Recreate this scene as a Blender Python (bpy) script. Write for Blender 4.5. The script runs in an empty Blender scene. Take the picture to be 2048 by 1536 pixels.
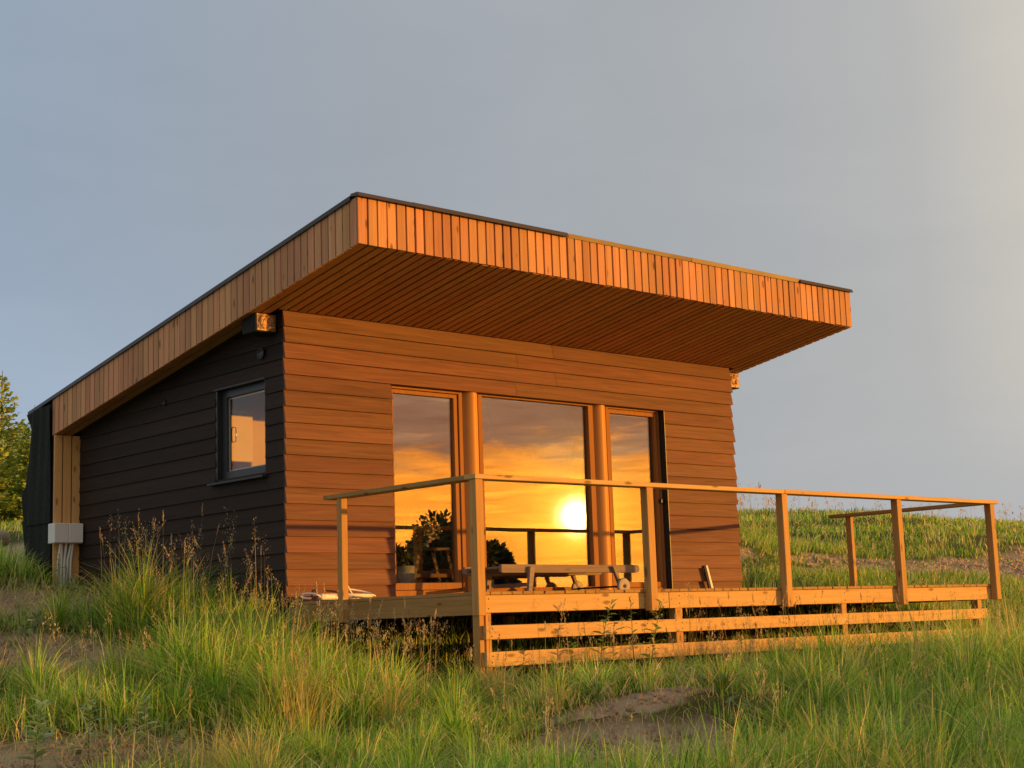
import bpy, math, random
import numpy as np
from mathutils import Vector, Matrix

random.seed(7)
rng = np.random.default_rng(11)
S = bpy.context.scene
COL = S.collection
rad = math.radians

# ------------------------------------------------------------------ camera
cam = bpy.data.objects.new("camera", bpy.data.cameras.new("camera"))
COL.objects.link(cam)
cam.data.sensor_width = 36.0
cam.data.lens = 36.0 * 3056.8 / 2048.0
cam.data.clip_start = 0.1
cam.data.clip_end = 3000.0
CR = Vector((0.74714344, -0.66382626, -0.03333717))
CU = Vector((-0.07811097, -0.13750251, 0.9874167))
CF = Vector((0.66005708, 0.73513791, 0.15458621))
m = Matrix((CR, CU, -CF)).transposed().to_4x4()
m.translation = Vector((-8.041, -12.2045, -0.2605))
cam.matrix_world = m
S.camera = cam

# ------------------------------------------------------------------ sun and sky
SUN_AZ, SUN_EL = 135.9, 3.3
sd = Vector((math.sin(rad(SUN_AZ)) * math.cos(rad(SUN_EL)), math.cos(rad(SUN_AZ)) * math.cos(rad(SUN_EL)), math.sin(rad(SUN_EL))))
sun = bpy.data.objects.new("sun", bpy.data.lights.new("sun", 'SUN'))
COL.objects.link(sun)
sun.data.energy = 5.0
sun.data.angle = rad(0.55)
sun.data.color = (1.0, 0.44, 0.065)
sun.rotation_euler = (-sd).to_track_quat('-Z', 'Y').to_euler()

S.view_settings.view_transform = 'Standard'
S.view_settings.look = 'None'
S.view_settings.exposure = 0.0
S.view_settings.gamma = 1.0
S.cycles.use_denoising = True
S.cycles.max_bounces = 8
S.cycles.transparent_max_bounces = 12
S.cycles.sample_clamp_indirect = 6.0


class NT:
    """small node-tree helper"""
    def __init__(self, tree):
        self.t = tree
        self.n = tree.nodes
        self.l = tree.links

    def add(self, kind, **kw):
        nd = self.n.new(kind)
        for k, v in kw.items():
            setattr(nd, k, v)
        return nd

    def put(self, sock, v):
        if isinstance(v, bpy.types.NodeSocket):
            self.l.new(v, sock)
        else:
            sock.default_value = v

    def math(self, op, a, b=0.0, c=None, clamp=False):
        nd = self.add('ShaderNodeMath', operation=op, use_clamp=clamp)
        self.put(nd.inputs[0], a)
        self.put(nd.inputs[1], b)
        if c is not None:
            self.put(nd.inputs[2], c)
        return nd.outputs[0]

    def vmath(self, op, a, b=None, scale=None):
        nd = self.add('ShaderNodeVectorMath', operation=op)
        self.put(nd.inputs[0], a)
        if b is not None:
            self.put(nd.inputs[1], b)
        if scale is not None:
            self.put(nd.inputs['Scale'], scale)
        return nd.outputs['Value'] if op in ('DOT_PRODUCT', 'LENGTH') else nd.outputs['Vector']

    def sstep(self, a, b, x):
        nd = self.add('ShaderNodeMapRange', interpolation_type='SMOOTHSTEP')
        self.put(nd.inputs[0], x)
        nd.inputs[1].default_value = a
        nd.inputs[2].default_value = b
        return nd.outputs[0]

    def ramp(self, x, stops, interp='LINEAR'):
        nd = self.add('ShaderNodeValToRGB')
        nd.color_ramp.interpolation = interp
        e = nd.color_ramp.elements
        while len(e) < len(stops):
            e.new(0.5)
        for i, (p, c) in enumerate(stops):
            e[i].position = p
            e[i].color = (*c, 1.0)
        self.put(nd.inputs[0], x)
        return nd.outputs[0]

    def mix(self, f, a, b, blend='MIX'):
        nd = self.add('ShaderNodeMix', data_type='RGBA', blend_type=blend)
        self.put(nd.inputs[0], f)
        for s, v in ((nd.inputs[6], a), (nd.inputs[7], b)):
            if isinstance(v, tuple) and len(v) == 3:
                v = (*v, 1.0)
            self.put(s, v)
        return nd.outputs[2]

    def noise(self, vec, scale, detail=4.0, rough=0.55, dist=0.0):
        nd = self.add('ShaderNodeTexNoise')
        self.put(nd.inputs['Vector'], vec)
        nd.inputs['Scale'].default_value = scale
        nd.inputs['Detail'].default_value = detail
        nd.inputs['Roughness'].default_value = rough
        nd.inputs['Distortion'].default_value = dist
        return nd.outputs[0]


W = bpy.data.worlds.new("World")
S.world = W
W.use_nodes = True
W.node_tree.nodes.clear()
T = NT(W.node_tree)
d = T.add('ShaderNodeTexCoord').outputs['Generated']
sep = T.add('ShaderNodeSeparateXYZ')
T.put(sep.inputs[0], d)
dx, dy, dz = sep.outputs
flat = T.add('ShaderNodeCombineXYZ')
T.put(flat.inputs[0], dx)
T.put(flat.inputs[1], dy)
fl = T.vmath('NORMALIZE', flat.outputs[0])
t = T.vmath('DOT_PRODUCT', fl, (math.sin(rad(SUN_AZ)), math.cos(rad(SUN_AZ)), 0.0))
# cloud noise, stretched along the horizon
cv = T.vmath('MULTIPLY', d, (8.0, 8.0, 38.0))
n1 = T.noise(cv, 1.0, 6.0, 0.58, 0.6)
nb = T.noise(T.vmath('MULTIPLY', d, (16.0, 16.0, 95.0)), 1.0, 4.0, 0.5, 0.8)
E = T.math('ADD', dz, T.math('MULTIPLY', T.math('SUBTRACT', n1, 0.5), 0.11))
E = T.math('ADD', E, T.math('MULTIPLY', T.math('SUBTRACT', nb, 0.5), 0.045))
E01 = T.math('MULTIPLY_ADD', E, 2.0, 0.1, clamp=True)          # 0.1 is the horizon
sunset = T.ramp(E01, [(0.0, (0.22, 0.13, 0.06)), (0.085, (3.3, 1.22, 0.22)), (0.14, (3.7, 1.16, 0.09)), (0.25, (3.6, 1.10, 0.08)),
                      (0.285, (2.6, 0.84, 0.13)), (0.325, (0.86, 0.40, 0.25)), (0.46, (0.64, 0.36, 0.26)), (0.62, (0.28, 0.22, 0.18)), (1.0, (0.17, 0.17, 0.18))])
sunset = T.mix(1.0, sunset, T.ramp(T.noise(T.vmath('MULTIPLY', d, (11.0, 11.0, 120.0)), 1.0, 5.0, 0.6, 1.0), [(0.32, (0.74, 0.66, 0.70)), (0.55, (1.0, 1.0, 1.0)), (0.72, (1.35, 1.5, 1.4))]), 'MULTIPLY')
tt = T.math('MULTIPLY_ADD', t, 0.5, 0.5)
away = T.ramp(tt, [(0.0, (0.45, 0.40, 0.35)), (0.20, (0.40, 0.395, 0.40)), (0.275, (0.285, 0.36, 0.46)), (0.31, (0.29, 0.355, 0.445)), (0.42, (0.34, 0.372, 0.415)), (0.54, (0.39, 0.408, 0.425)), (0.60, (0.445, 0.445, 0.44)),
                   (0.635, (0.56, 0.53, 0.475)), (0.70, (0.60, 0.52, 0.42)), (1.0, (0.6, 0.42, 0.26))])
# the cloud sheet is raised overhead and far left, out of view, as fill light, a little brighter and bluer low on the left
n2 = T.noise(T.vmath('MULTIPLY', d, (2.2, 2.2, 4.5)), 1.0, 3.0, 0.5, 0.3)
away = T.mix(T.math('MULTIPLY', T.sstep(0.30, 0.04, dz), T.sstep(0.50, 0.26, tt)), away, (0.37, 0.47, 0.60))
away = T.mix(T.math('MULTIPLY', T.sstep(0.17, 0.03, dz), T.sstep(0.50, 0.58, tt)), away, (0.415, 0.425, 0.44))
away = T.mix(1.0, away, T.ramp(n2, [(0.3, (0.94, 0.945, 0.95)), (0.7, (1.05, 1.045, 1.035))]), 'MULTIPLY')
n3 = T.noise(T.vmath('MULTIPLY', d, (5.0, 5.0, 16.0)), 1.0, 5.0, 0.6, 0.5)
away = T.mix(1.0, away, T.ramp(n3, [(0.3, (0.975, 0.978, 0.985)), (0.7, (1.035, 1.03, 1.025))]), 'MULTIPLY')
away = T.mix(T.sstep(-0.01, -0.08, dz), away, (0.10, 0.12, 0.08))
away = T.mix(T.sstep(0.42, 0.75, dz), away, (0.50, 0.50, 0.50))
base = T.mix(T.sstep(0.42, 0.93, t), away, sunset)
# aureole of the low sun behind thin cloud, its core painted wide to imitate camera bloom
ds = T.math('MAXIMUM', T.vmath('DOT_PRODUCT', d, tuple(sd)), 0.0)
g1 = T.math('MULTIPLY', T.math('POWER', ds, 32000.0), 32.0)
g2 = T.math('MULTIPLY', T.math('POWER', ds, 1900.0), 2.6)
g3 = T.math('MULTIPLY', T.math('POWER', ds, 60.0), 0.10)
glow = T.mix(1.0, T.vmath('SCALE', (1.0, 0.85, 0.35), scale=g1), T.vmath('SCALE', (1.0, 0.55, 0.04), scale=g2), 'ADD')
glow = T.mix(1.0, glow, T.vmath('SCALE', (1.0, 0.42, 0.05), scale=g3), 'ADD')
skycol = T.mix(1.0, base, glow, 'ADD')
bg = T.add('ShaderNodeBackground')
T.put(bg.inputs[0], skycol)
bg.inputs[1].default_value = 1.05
sky = T.add('ShaderNodeTexSky', sky_type='NISHITA', sun_disc=False)
sky.sun_elevation = rad(SUN_EL)
sky.sun_rotation = rad(SUN_AZ)
sky.dust_density = 2.0
bg2 = T.add('ShaderNodeBackground')
# mostly hidden by the cloud sheet
T.put(bg2.inputs[0], T.mix(1.0, sky.outputs[0], (0.12, 0.12, 0.12), 'MULTIPLY'))
bg2.inputs[1].default_value = 0.05
ad = T.add('ShaderNodeAddShader')
T.put(ad.inputs[0], bg.outputs[0])
T.put(ad.inputs[1], bg2.outputs[0])
wo = T.add('ShaderNodeOutputWorld')
T.put(wo.inputs[0], ad.outputs[0])

# ------------------------------------------------------------------ materials
def new_mat(name):
    mt = bpy.data.materials.new(name)
    mt.use_nodes = True
    nt = NT(mt.node_tree)
    return mt, nt, nt.n['Principled BSDF']


def wood(name, ca, cb, axis, rough=0.6, knots=0.0, var=0.22, spec=0.3, bump=0.15, grain=1.0, stain=0.0):
    """planks with grain along one axis; every loose board differs a little"""
    mt, n, b = new_mat(name)
    geo = n.add('ShaderNodeNewGeometry')
    r = geo.outputs['Random Per Island']
    oi = n.add('ShaderNodeObjectInfo').outputs['Random']
    p = n.add('ShaderNodeTexCoord').outputs['Object']
    off = n.add('ShaderNodeCombineXYZ')
    rr = n.math('ADD', n.math('MULTIPLY', r, 37.0), n.math('MULTIPLY', oi, 91.0))
    for i in range(3):
        n.put(off.inputs[i], rr)
    p = n.vmath('ADD', p, off.outputs[0])
    sc = [22.0 * grain] * 3
    sc['xyz'.index(axis)] = 0.9 * grain
    q = n.vmath('MULTIPLY', p, tuple(sc))
    g1 = n.noise(q, 1.0, 5.0, 0.6, 1.2)
    sc2 = [110.0 * grain] * 3
    sc2['xyz'.index(axis)] = 2.5 * grain
    g2 = n.noise(n.vmath('MULTIPLY', p, tuple(sc2)), 1.0, 3.0, 0.6)
    f = n.math('ADD', n.math('MULTIPLY', g1, 0.65), n.math('MULTIPLY', g2, 0.35))
    col = n.ramp(f, [(0.33, cb), (0.66, ca)])
    if knots:
        sk = [9.0] * 3
        sk['xyz'.index(axis)] = 3.2
        vo = n.add('ShaderNodeTexVoronoi')
        n.put(vo.inputs['Vector'], n.vmath('MULTIPLY', p, tuple(sk)))
        vo.inputs['Scale'].default_value = 1.0
        kd = n.math('ADD', vo.outputs['Distance'], n.math('MULTIPLY', n.math('SUBTRACT', g2, 0.5), 0.12))
        km = n.math('MULTIPLY', n.sstep(0.20, 0.08, kd), knots)
        col = n.mix(km, col, tuple(c * 0.33 for c in cb))
    v = n.math('ADD', n.math('MULTIPLY_ADD', r, var, 1.0 - var * 0.5), n.math('MULTIPLY', n.math('SUBTRACT', oi, 0.5), var * 0.6))
    hs = n.add('ShaderNodeHueSaturation')
    n.put(hs.inputs['Hue'], n.math('MULTIPLY_ADD', n.math('FRACT', n.math('MULTIPLY', r, 7.3)), 0.016, 0.492))
    n.put(hs.inputs['Value'], v)
    n.put(hs.inputs['Color'], col)
    col = hs.outputs[0]
    if stain:
        ns = n.noise(n.add('ShaderNodeTexCoord').outputs['Object'], 1.7, 4.0, 0.6)
        col = n.mix(n.math('MULTIPLY', n.sstep(0.5, 0.72, ns), stain), col, (0.16, 0.14, 0.11))
    n.put(b.inputs['Base Color'], col)
    n.put(b.inputs['Roughness'], n.math('MULTIPLY_ADD', g2, 0.15, rough - 0.07))
    b.inputs['Specular IOR Level'].default_value = spec
    bp = n.add('ShaderNodeBump')
    bp.inputs['Strength'].default_value = bump
    bp.inputs['Distance'].default_value = 0.004
    n.put(bp.inputs['Height'], f)
    n.put(b.inputs['Normal'], bp.outputs[0])
    return mt


def plain(name, c, rough=0.6, metal=0.0, spec=0.4, var=0.12, scale=6.0, bump=0.0, bscale=60.0):
    mt, n, b = new_mat(name)
    p = n.add('ShaderNodeTexCoord').outputs['Object']
    ns = n.noise(p, scale, 5.0, 0.6)
    col = n.ramp(ns, [(0.3, tuple(x * (1 - var) for x in c)), (0.7, tuple(min(1, x * (1 + var)) for x in c))])
    n.put(b.inputs['Base Color'], col)
    b.inputs['Roughness'].default_value = rough
    b.inputs['Metallic'].default_value = metal
    b.inputs['Specular IOR Level'].default_value = spec
    if bump:
        bp = n.add('ShaderNodeBump')
        bp.inputs['Strength'].default_value = bump
        bp.inputs['Distance'].default_value = 0.01
        n.put(bp.inputs['Height'], n.noise(p, bscale, 3.0, 0.6))
        n.put(b.inputs['Normal'], bp.outputs[0])
    return mt


def glass(name, refl, tint):
    mt, n, b = new_mat(name)
    n.n.remove(b)
    tr = n.add('ShaderNodeBsdfTransparent')
    tr.inputs[0].default_value = (*tint, 1)
    gl = n.add('ShaderNodeBsdfGlossy')
    gl.inputs['Color'].default_value = (1, 1, 1, 1)
    gl.inputs['Roughness'].default_value = 0.0
    bp = n.add('ShaderNodeBump')                       # float-glass waviness
    bp.inputs['Strength'].default_value = 0.012
    bp.inputs['Distance'].default_value = 0.02
    n.put(bp.inputs['Height'], n.noise(n.add('ShaderNodeTexCoord').outputs['Object'], 2.2, 1.0, 0.4))
    n.put(gl.inputs['Normal'], bp.outputs[0])
    lw = n.add('ShaderNodeLayerWeight')
    lw.inputs['Blend'].default_value = 0.5
    fr = n.math('MULTIPLY_ADD', n.math('POWER', lw.outputs['Facing'], 5.0), 0.9, refl + 0.035, clamp=True)
    mx = n.add('ShaderNodeMixShader')
    n.put(mx.inputs[0], fr)
    n.put(mx.inputs[1], tr.outputs[0])
    n.put(mx.inputs[2], gl.outputs[0])
    n.put(n.n['Material Output'].inputs[0], mx.outputs[0])
    return mt


def leafy(name, rough=0.55, trans=0.35, spec=0.25, tint=(1.0, 1.0, 1.0)):
    """vegetation: colour per blade from the mesh, thin and translucent"""
    mt, n, b = new_mat(name)
    at = n.add('ShaderNodeAttribute', attribute_name='col')
    col = n.mix(1.0, at.outputs['Color'], tint, 'MULTIPLY')
    n.put(b.inputs['Base Color'], col)
    b.inputs['Roughness'].default_value = rough
    b.inputs['Specular IOR Level'].default_value = spec
    tl = n.add('ShaderNodeBsdfTranslucent')
    n.put(tl.inputs[0], col)
    n.put(tl.inputs[0], n.mix(1.0, col, (trans, trans, trans), 'MULTIPLY'))
    mx = n.add('ShaderNodeAddShader')              # reflected plus transmitted light, together below one
    n.put(mx.inputs[0], b.outputs[0])
    n.put(mx.inputs[1], tl.outputs[0])
    n.put(n.n['Material Output'].inputs[0], mx.outputs[0])
    return mt


M = {}
M['clad_front'] = wood('brown_cladding', (0.225, 0.102, 0.060), (0.112, 0.048, 0.029), 'x', 0.65, 0.0, 0.30, 0.25, 0.12)
M['clad_side'] = wood('black_cladding', (0.054, 0.036, 0.028), (0.033, 0.021, 0.016), 'y', 0.7, 0.0, 0.3, 0.15, 0.2)
M['clad_back'] = wood('black_cladding_rear', (0.034, 0.026, 0.024), (0.022, 0.017, 0.016), 'x', 0.55, 0.0, 0.18, 0.3, 0.2)
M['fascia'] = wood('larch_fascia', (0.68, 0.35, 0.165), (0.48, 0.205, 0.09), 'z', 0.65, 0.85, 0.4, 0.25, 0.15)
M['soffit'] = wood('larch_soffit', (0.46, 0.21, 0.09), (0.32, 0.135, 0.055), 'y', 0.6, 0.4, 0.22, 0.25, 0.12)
M['pine_x'] = wood('pine_timber_along', (0.66, 0.43, 0.165), (0.50, 0.29, 0.09), 'x', 0.62, 0.85, 0.2, 0.25, 0.15)
M['pine_y'] = wood('pine_timber_across', (0.42, 0.245, 0.08), (0.28, 0.15, 0.042), 'y', 0.62, 0.85, 0.2, 0.25, 0.15)
M['pine_z'] = wood('pine_timber_upright', (0.54, 0.31, 0.10), (0.37, 0.19, 0.05), 'z', 0.62, 0.8, 0.2, 0.25, 0.15)
M['larch_col'] = wood('larch_column', (0.76, 0.45, 0.17), (0.66, 0.34, 0.11), 'z', 0.6, 0.7, 0.15, 0.25, 0.15)
M['frame_x'] = wood('window_timber_along', (0.38, 0.155, 0.05), (0.28, 0.105, 0.03), 'x', 0.65, 0.0, 0.1, 0.15, 0.05)
M['frame_z'] = wood('window_timber_upright', (0.38, 0.155, 0.05), (0.28, 0.105, 0.03), 'z', 0.65, 0.0, 0.1, 0.15, 0.05)
M['lounger'] = wood('weathered_timber', (0.34, 0.26, 0.19), (0.22, 0.16, 0.115), 'x', 0.75, 0.3, 0.25, 0.2, 0.25)
M['inner'] = wood('interior_boards', (0.085, 0.05, 0.032), (0.05, 0.03, 0.02), 'x', 0.6, 0.2, 0.15, 0.2, 0.1)
M['stool_wood'] = wood('dark_stool_wood', (0.20, 0.12, 0.065), (0.12, 0.07, 0.04), 'z', 0.6)
M['dark_void'] = plain('dark_sheathing', (0.016, 0.013, 0.012), 0.85)
M['black_metal'] = plain('black_metal_trim', (0.022, 0.020, 0.020), 0.42, 0.0, 0.5)
M['grey_frame'] = plain('charcoal_frame', (0.045, 0.046, 0.048), 0.4, 0.0, 0.5)
M['roof_edge'] = plain('dark_roof_metal', (0.055, 0.055, 0.058), 0.35, 0.6, 0.5, 0.2, 3.0)
M['flash_bright'] = plain('grey_flashing_metal', (0.11, 0.09, 0.075), 0.55, 0.6, 0.5, 0.15, 2.0)
M['membrane'] = plain('black_membrane_cloth', (0.022, 0.025, 0.022), 0.85, 0.0, 0.25, 0.3, 25.0, 0.5, 240.0)
M['wrap'] = plain('foil_wrap', (0.40, 0.24, 0.12), 0.5, 0.25, 0.5, 0.25, 9.0)
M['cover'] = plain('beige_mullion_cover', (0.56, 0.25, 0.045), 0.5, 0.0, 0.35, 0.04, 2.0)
M['spacer'] = plain('pale_glazing_spacer', (0.55, 0.52, 0.45), 0.4)
M['plastic'] = plain('grey_white_plastic', (0.82, 0.80, 0.75), 0.45, 0.0, 0.4, 0.05)
M['pipe'] = plain('pale_conduit', (0.78, 0.77, 0.70), 0.4, 0.0, 0.4, 0.08)
M['white'] = plain('white_plastic', (0.80, 0.78, 0.72), 0.4, 0.0, 0.4, 0.04)
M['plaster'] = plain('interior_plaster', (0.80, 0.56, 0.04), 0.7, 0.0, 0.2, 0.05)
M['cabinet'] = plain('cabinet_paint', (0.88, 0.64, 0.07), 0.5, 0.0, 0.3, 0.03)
M['rubber'] = plain('dark_rubber', (0.03, 0.028, 0.026), 0.7)
M['wheel'] = plain('grey_wheel', (0.38, 0.33, 0.27), 0.6)
M['lamp'] = plain('dark_lamp_shade', (0.05, 0.045, 0.04), 0.4)
M['paper'] = plain('pale_print', (0.75, 0.70, 0.60), 0.6, 0.0, 0.2, 0.05)
M['pot'] = plain('grey_pot', (0.42, 0.43, 0.36), 0.5)
M['steel'] = plain('steel', (0.55, 0.55, 0.55), 0.3, 0.9)
M['bark'] = plain('spruce_bark', (0.16, 0.11, 0.07), 0.9, 0.0, 0.1, 0.3, 12.0, 0.5, 30.0)
M['stone'] = plain('field_stone', (0.34, 0.29, 0.23), 0.85, 0.0, 0.2, 0.3, 5.0, 0.6, 14.0)
M['glass'] = glass('coated_glass', 0.125, (0.97, 0.97, 0.95))
M['glass_side'] = glass('clear_glass', 0.0, (0.97, 0.97, 0.95))
M['leaf'] = leafy('grass_blades', 0.55, 0.85)
M['needle'] = leafy('spruce_needles', 0.6, 0.5, 0.2)
M['weed'] = leafy('weed_leaves', 0.5, 0.8, 0.3)

# ------------------------------------------------------------------ builders
BASE = {}


class MB:
    def __init__(self):
        self.v = []
        self.f = []

    def quad8(self, p):
        """8 corners: bottom 4 (ccw), top 4"""
        o = len(self.v)
        self.v += [tuple(q) for q in p]
        for f in ((3, 2, 1, 0), (4, 5, 6, 7), (0, 1, 5, 4), (1, 2, 6, 5), (2, 3, 7, 6), (3, 0, 4, 7)):
            self.f.append(tuple(o + i for i in f))
        return self

    def box(self, x0, x1, y0, y1, z0, z1):
        return self.quad8([(x0, y0, z0), (x1, y0, z0), (x1, y1, z0), (x0, y1, z0), (x0, y0, z1), (x1, y0, z1), (x1, y1, z1), (x0, y1, z1)])

    def prism(self, poly, a0, a1, axis):
        """polygon in the plane across `axis`, extruded from a0 to a1"""
        o = len(self.v)
        n = len(poly)
        for a in (a0, a1):
            for (u, w) in poly:
                self.v.append({'x': (a, u, w), 'y': (u, a, w), 'z': (u, w, a)}[axis])
        self.f.append(tuple(o + i for i in reversed(range(n))))
        self.f.append(tuple(o + n + i for i in range(n)))
        for i in range(n):
            j = (i + 1) % n
            self.f.append((o + i, o + j, o + n + j, o + n + i))
        return self

    def tube(self, pts, r, seg=8, cap=True):
        pts = [Vector(p) for p in pts]
        o = len(self.v)
        n = len(pts)
        side = None
        for i, p in enumerate(pts):
            tg = (pts[min(i + 1, n - 1)] - pts[max(i - 1, 0)]).normalized()
            if side is None:
                side = tg.orthogonal().normalized()
            else:
                side = (side - tg * side.dot(tg)).normalized()
            up = tg.cross(side)
            rr = r[i] if isinstance(r, (list, tuple)) else r
            for k in range(seg):
                a = 2 * math.pi * k / seg
                self.v.append(tuple(p + (side * math.cos(a) + up * math.sin(a)) * rr))
        for i in range(n - 1):
            for k in range(seg):
                k2 = (k + 1) % seg
                self.f.append((o + i * seg + k, o + i * seg + k2, o + (i + 1) * seg + k2, o + (i + 1) * seg + k))
        if cap:
            self.f.append(tuple(o + k for k in reversed(range(seg))))
            self.f.append(tuple(o + (n - 1) * seg + k for k in range(seg)))
        return self

    def lathe(self, prof, c, seg=20, axis='z'):
        o = len(self.v)
        n = len(prof)
        for (r, h) in prof:
            for k in range(seg):
                a = 2 * math.pi * k / seg
                u, w = r * math.cos(a), r * math.sin(a)
                q = {'z': (u, w, h), 'x': (h, u, w), 'y': (u, h, w)}[axis]
                self.v.append((c[0] + q[0], c[1] + q[1], c[2] + q[2]))
        for i in range(n - 1):
            for k in range(seg):
                k2 = (k + 1) % seg
                self.f.append((o + i * seg + k, o + i * seg + k2, o + (i + 1) * seg + k2, o + (i + 1) * seg + k))
        self.f.append(tuple(o + k for k in range(seg)))
        self.f.append(tuple(o + (n - 1) * seg + k for k in range(seg)))
        return self

    def build(self, name, mat, parent=None, bevel=0.0, smooth=False):
        b = BASE.get(parent.name, Vector((0, 0, 0))) if parent else Vector((0, 0, 0))
        me = bpy.data.meshes.new(name)
        me.from_pydata([(p[0] - b.x, p[1] - b.y, p[2] - b.z) for p in self.v], [], self.f)
        import bmesh
        bm = bmesh.new()
        bm.from_mesh(me)
        bmesh.ops.recalc_face_normals(bm, faces=bm.faces)
        bm.to_mesh(me)
        bm.free()
        me.materials.append(M[mat] if isinstance(mat, str) else mat)
        if smooth:
            me.polygons.foreach_set('use_smooth', [True] * len(me.polygons))
        o = bpy.data.objects.new(name, me)
        COL.objects.link(o)
        if parent:
            o.parent = parent
            BASE[o.name] = b
        if bevel:
            md = o.modifiers.new('bevel', 'BEVEL')
            md.width = bevel
            md.segments = 1
            md.limit_method = 'ANGLE'
        return o


def tag(o, label=None, cat=None, group=None, kind=None):
    if label:
        o['label'] = label
    if cat:
        o['category'] = cat
    if group:
        o['group'] = group
    if kind:
        o['kind'] = kind
    return o


def thing(name, label, cat, loc=(0, 0, 0), group=None):
    o = bpy.data.objects.new(name, None)
    o.empty_display_size = 0.2
    COL.objects.link(o)
    o.location = loc
    BASE[o.name] = Vector(loc)
    return tag(o, label, cat, group)


def fast_mesh(name, verts, quads, cols=None, mat=None, parent=None, smooth=True):
    """mesh from numpy arrays: verts (N,3), quads (M,4), point colours (N,3)"""
    if parent is not None:
        b = BASE[parent.name]
        verts = verts - np.array([b.x, b.y, b.z])
    me = bpy.data.meshes.new(name)
    nv, nq = len(verts), len(quads)
    me.vertices.add(nv)
    me.vertices.foreach_set('co', np.ascontiguousarray(verts, dtype=np.float32).ravel())
    me.loops.add(nq * 4)
    me.loops.foreach_set('vertex_index', np.ascontiguousarray(quads, dtype=np.int32).ravel())
    me.polygons.add(nq)
    me.polygons.foreach_set('loop_start', np.arange(0, nq * 4, 4, dtype=np.int32))
    if smooth:
        me.polygons.foreach_set('use_smooth', np.ones(nq, dtype=bool))
    if cols is not None:
        at = me.attributes.new('col', 'FLOAT_COLOR', 'POINT')
        c4 = np.ones((nv, 4), dtype=np.float32)
        c4[:, :3] = cols
        at.data.foreach_set('color', c4.ravel())
    me.update(calc_edges=True)
    me.materials.append(M[mat])
    o = bpy.data.objects.new(name, me)
    COL.objects.link(o)
    if parent is not None:
        o.parent = parent
    return o


# ------------------------------------------------------------------ terrain
def smooth(a,b,x):
    t=np.clip((x-a)/(b-a),0,1); return t*t*(3-2*t)
YK=np.array([-400,-160,-100,-40,-20,-12,-6,-2.8,0,4.2,7,10,16,24,34,46,60,90,400.])
ZK=np.array([-34,-13.5,-8.5,-3.7,-2.15,-1.55,-1.12,-.84,-.36,.30,.75,1.25,1.75,2.05,2.2,2.25,2.1,1.2,-12.])
def _vn(x,y,s,seed):
    x=x/s+seed*17.31;y=y/s+seed*9.7
    ix=np.floor(x);iy=np.floor(y);fx=x-ix;fy=y-iy
    fx=fx*fx*(3-2*fx);fy=fy*fy*(3-2*fy)
    def h(a,b):
        q=np.sin(a*127.1+b*311.7+seed*74.7)*43758.5453
        return q-np.floor(q)
    return (h(ix,iy)*(1-fx)+h(ix+1,iy)*fx)*(1-fy)+(h(ix,iy+1)*(1-fx)+h(ix+1,iy+1)*fx)*fy
def vnoise(x,y,s,seed=1): return _vn(x,y,s,seed)*.65+_vn(x,y,s*.45,seed+3)*.35
def ground(x,y):
    x=np.asarray(x,float);y=np.asarray(y,float)
    z=0
    for o,w in((-1.6,.25),(0,.5),(1.6,.25)): z=z+w*np.interp(y+o*np.clip(.4+np.abs(y+2)/12,.3,3),YK,ZK)
    z=z+.045*(14*np.tanh(x/14))
    # meadow steepened towards the valley, out of view, so low sun reaches the grass
    z=z-.12*np.maximum(0,.69*x-.72*y-6.8)*smooth(2.5,-1.5,y)*smooth(40,12,np.hypot(x,y))
    # bank right behind the house
    z=z+1.0*np.exp(-((x-9.3)/2.6)**2-((y-5.6)/2.2)**2)
    # left bank of spoil
    z=z+.35*np.exp(-((x+1.9)/1.6)**2-((y-9.5)/2.5)**2)
    # lower ground along the front of the deck
    z=z-.20*smooth(.5,3.5,x)*smooth(11,8.5,x)*smooth(-1.2,-2.6,y)*smooth(-6.5,-3.6,y)-.16*np.exp(-((x+.1)/.8)**2-((y+1.8)/1.1)**2)
    # spoil heap in front of the deck
    z=z+.22*np.exp(-((x-.2)/1.3)**2-((y+4.6)/.6)**2)
    far=smooth(20,60,np.hypot(x,y))
    z=z+(vnoise(x,y,2.3,2)-.5)*.22*(1+far)+(vnoise(x,y,.6,5)-.5)*.07+(vnoise(x,y,5,9)-.5)*.45*smooth(11,20,np.hypot(x-2,y))+(vnoise(x,y,14,7)-.5)*.5*smooth(9,22,np.hypot(x-2,y))
    # level cut below the house
    m=smooth(-.15,.1,x)*smooth(6.75,6.5,x)*smooth(-.1,.2,y)*smooth(5.0,4.8,y)
    return z*(1-m)+np.minimum(z,-.42)*m


def dirt(x, y):
    """0 = turf, 1 = bare earth"""
    e = 0
    x0, y0 = x, y
    x = x + (vnoise(x0, y0, 1.9, 25) - .5) * 1.0
    y = y + (vnoise(x0, y0, 1.7, 27) - .5) * 1.0
    for (cx, cy, rx, ry) in ((-2.6, 0.4, 1.2, 0.95), (-1.1, 3.0, 1.0, 1.2), (-4.0, -3.2, 1.5, 0.7), (-2.75, -3.6, 0.75, 0.45), (-0.1, -4.6, 0.8, 0.38), (-0.95, -5.4, 0.7, 0.4),
                             (-4.3, -1.2, 0.7, 0.3), (16.4, 1.7, 2.8, 1.0), (13.0, 2.5, 1.7, 0.7), (11.5, 1.6, 1.1, 0.5), (21.5, 2.6, 3.5, 0.7), (0.4, 8.4, 1.2, 1.0), (9.6, 2.9, 0.8, 0.25)):
        e = np.maximum(e, 1.25 * np.exp(-0.7 * (((x - cx) / rx) ** 2 + ((y - cy) / ry) ** 2)))
    nz = vnoise(x0, y0, 0.8, 21) * 0.6 + vnoise(x0, y0, 0.25, 23) * 0.4
    return smooth(0.42, 0.62, e + (nz - 0.5) * 0.55)


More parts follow.
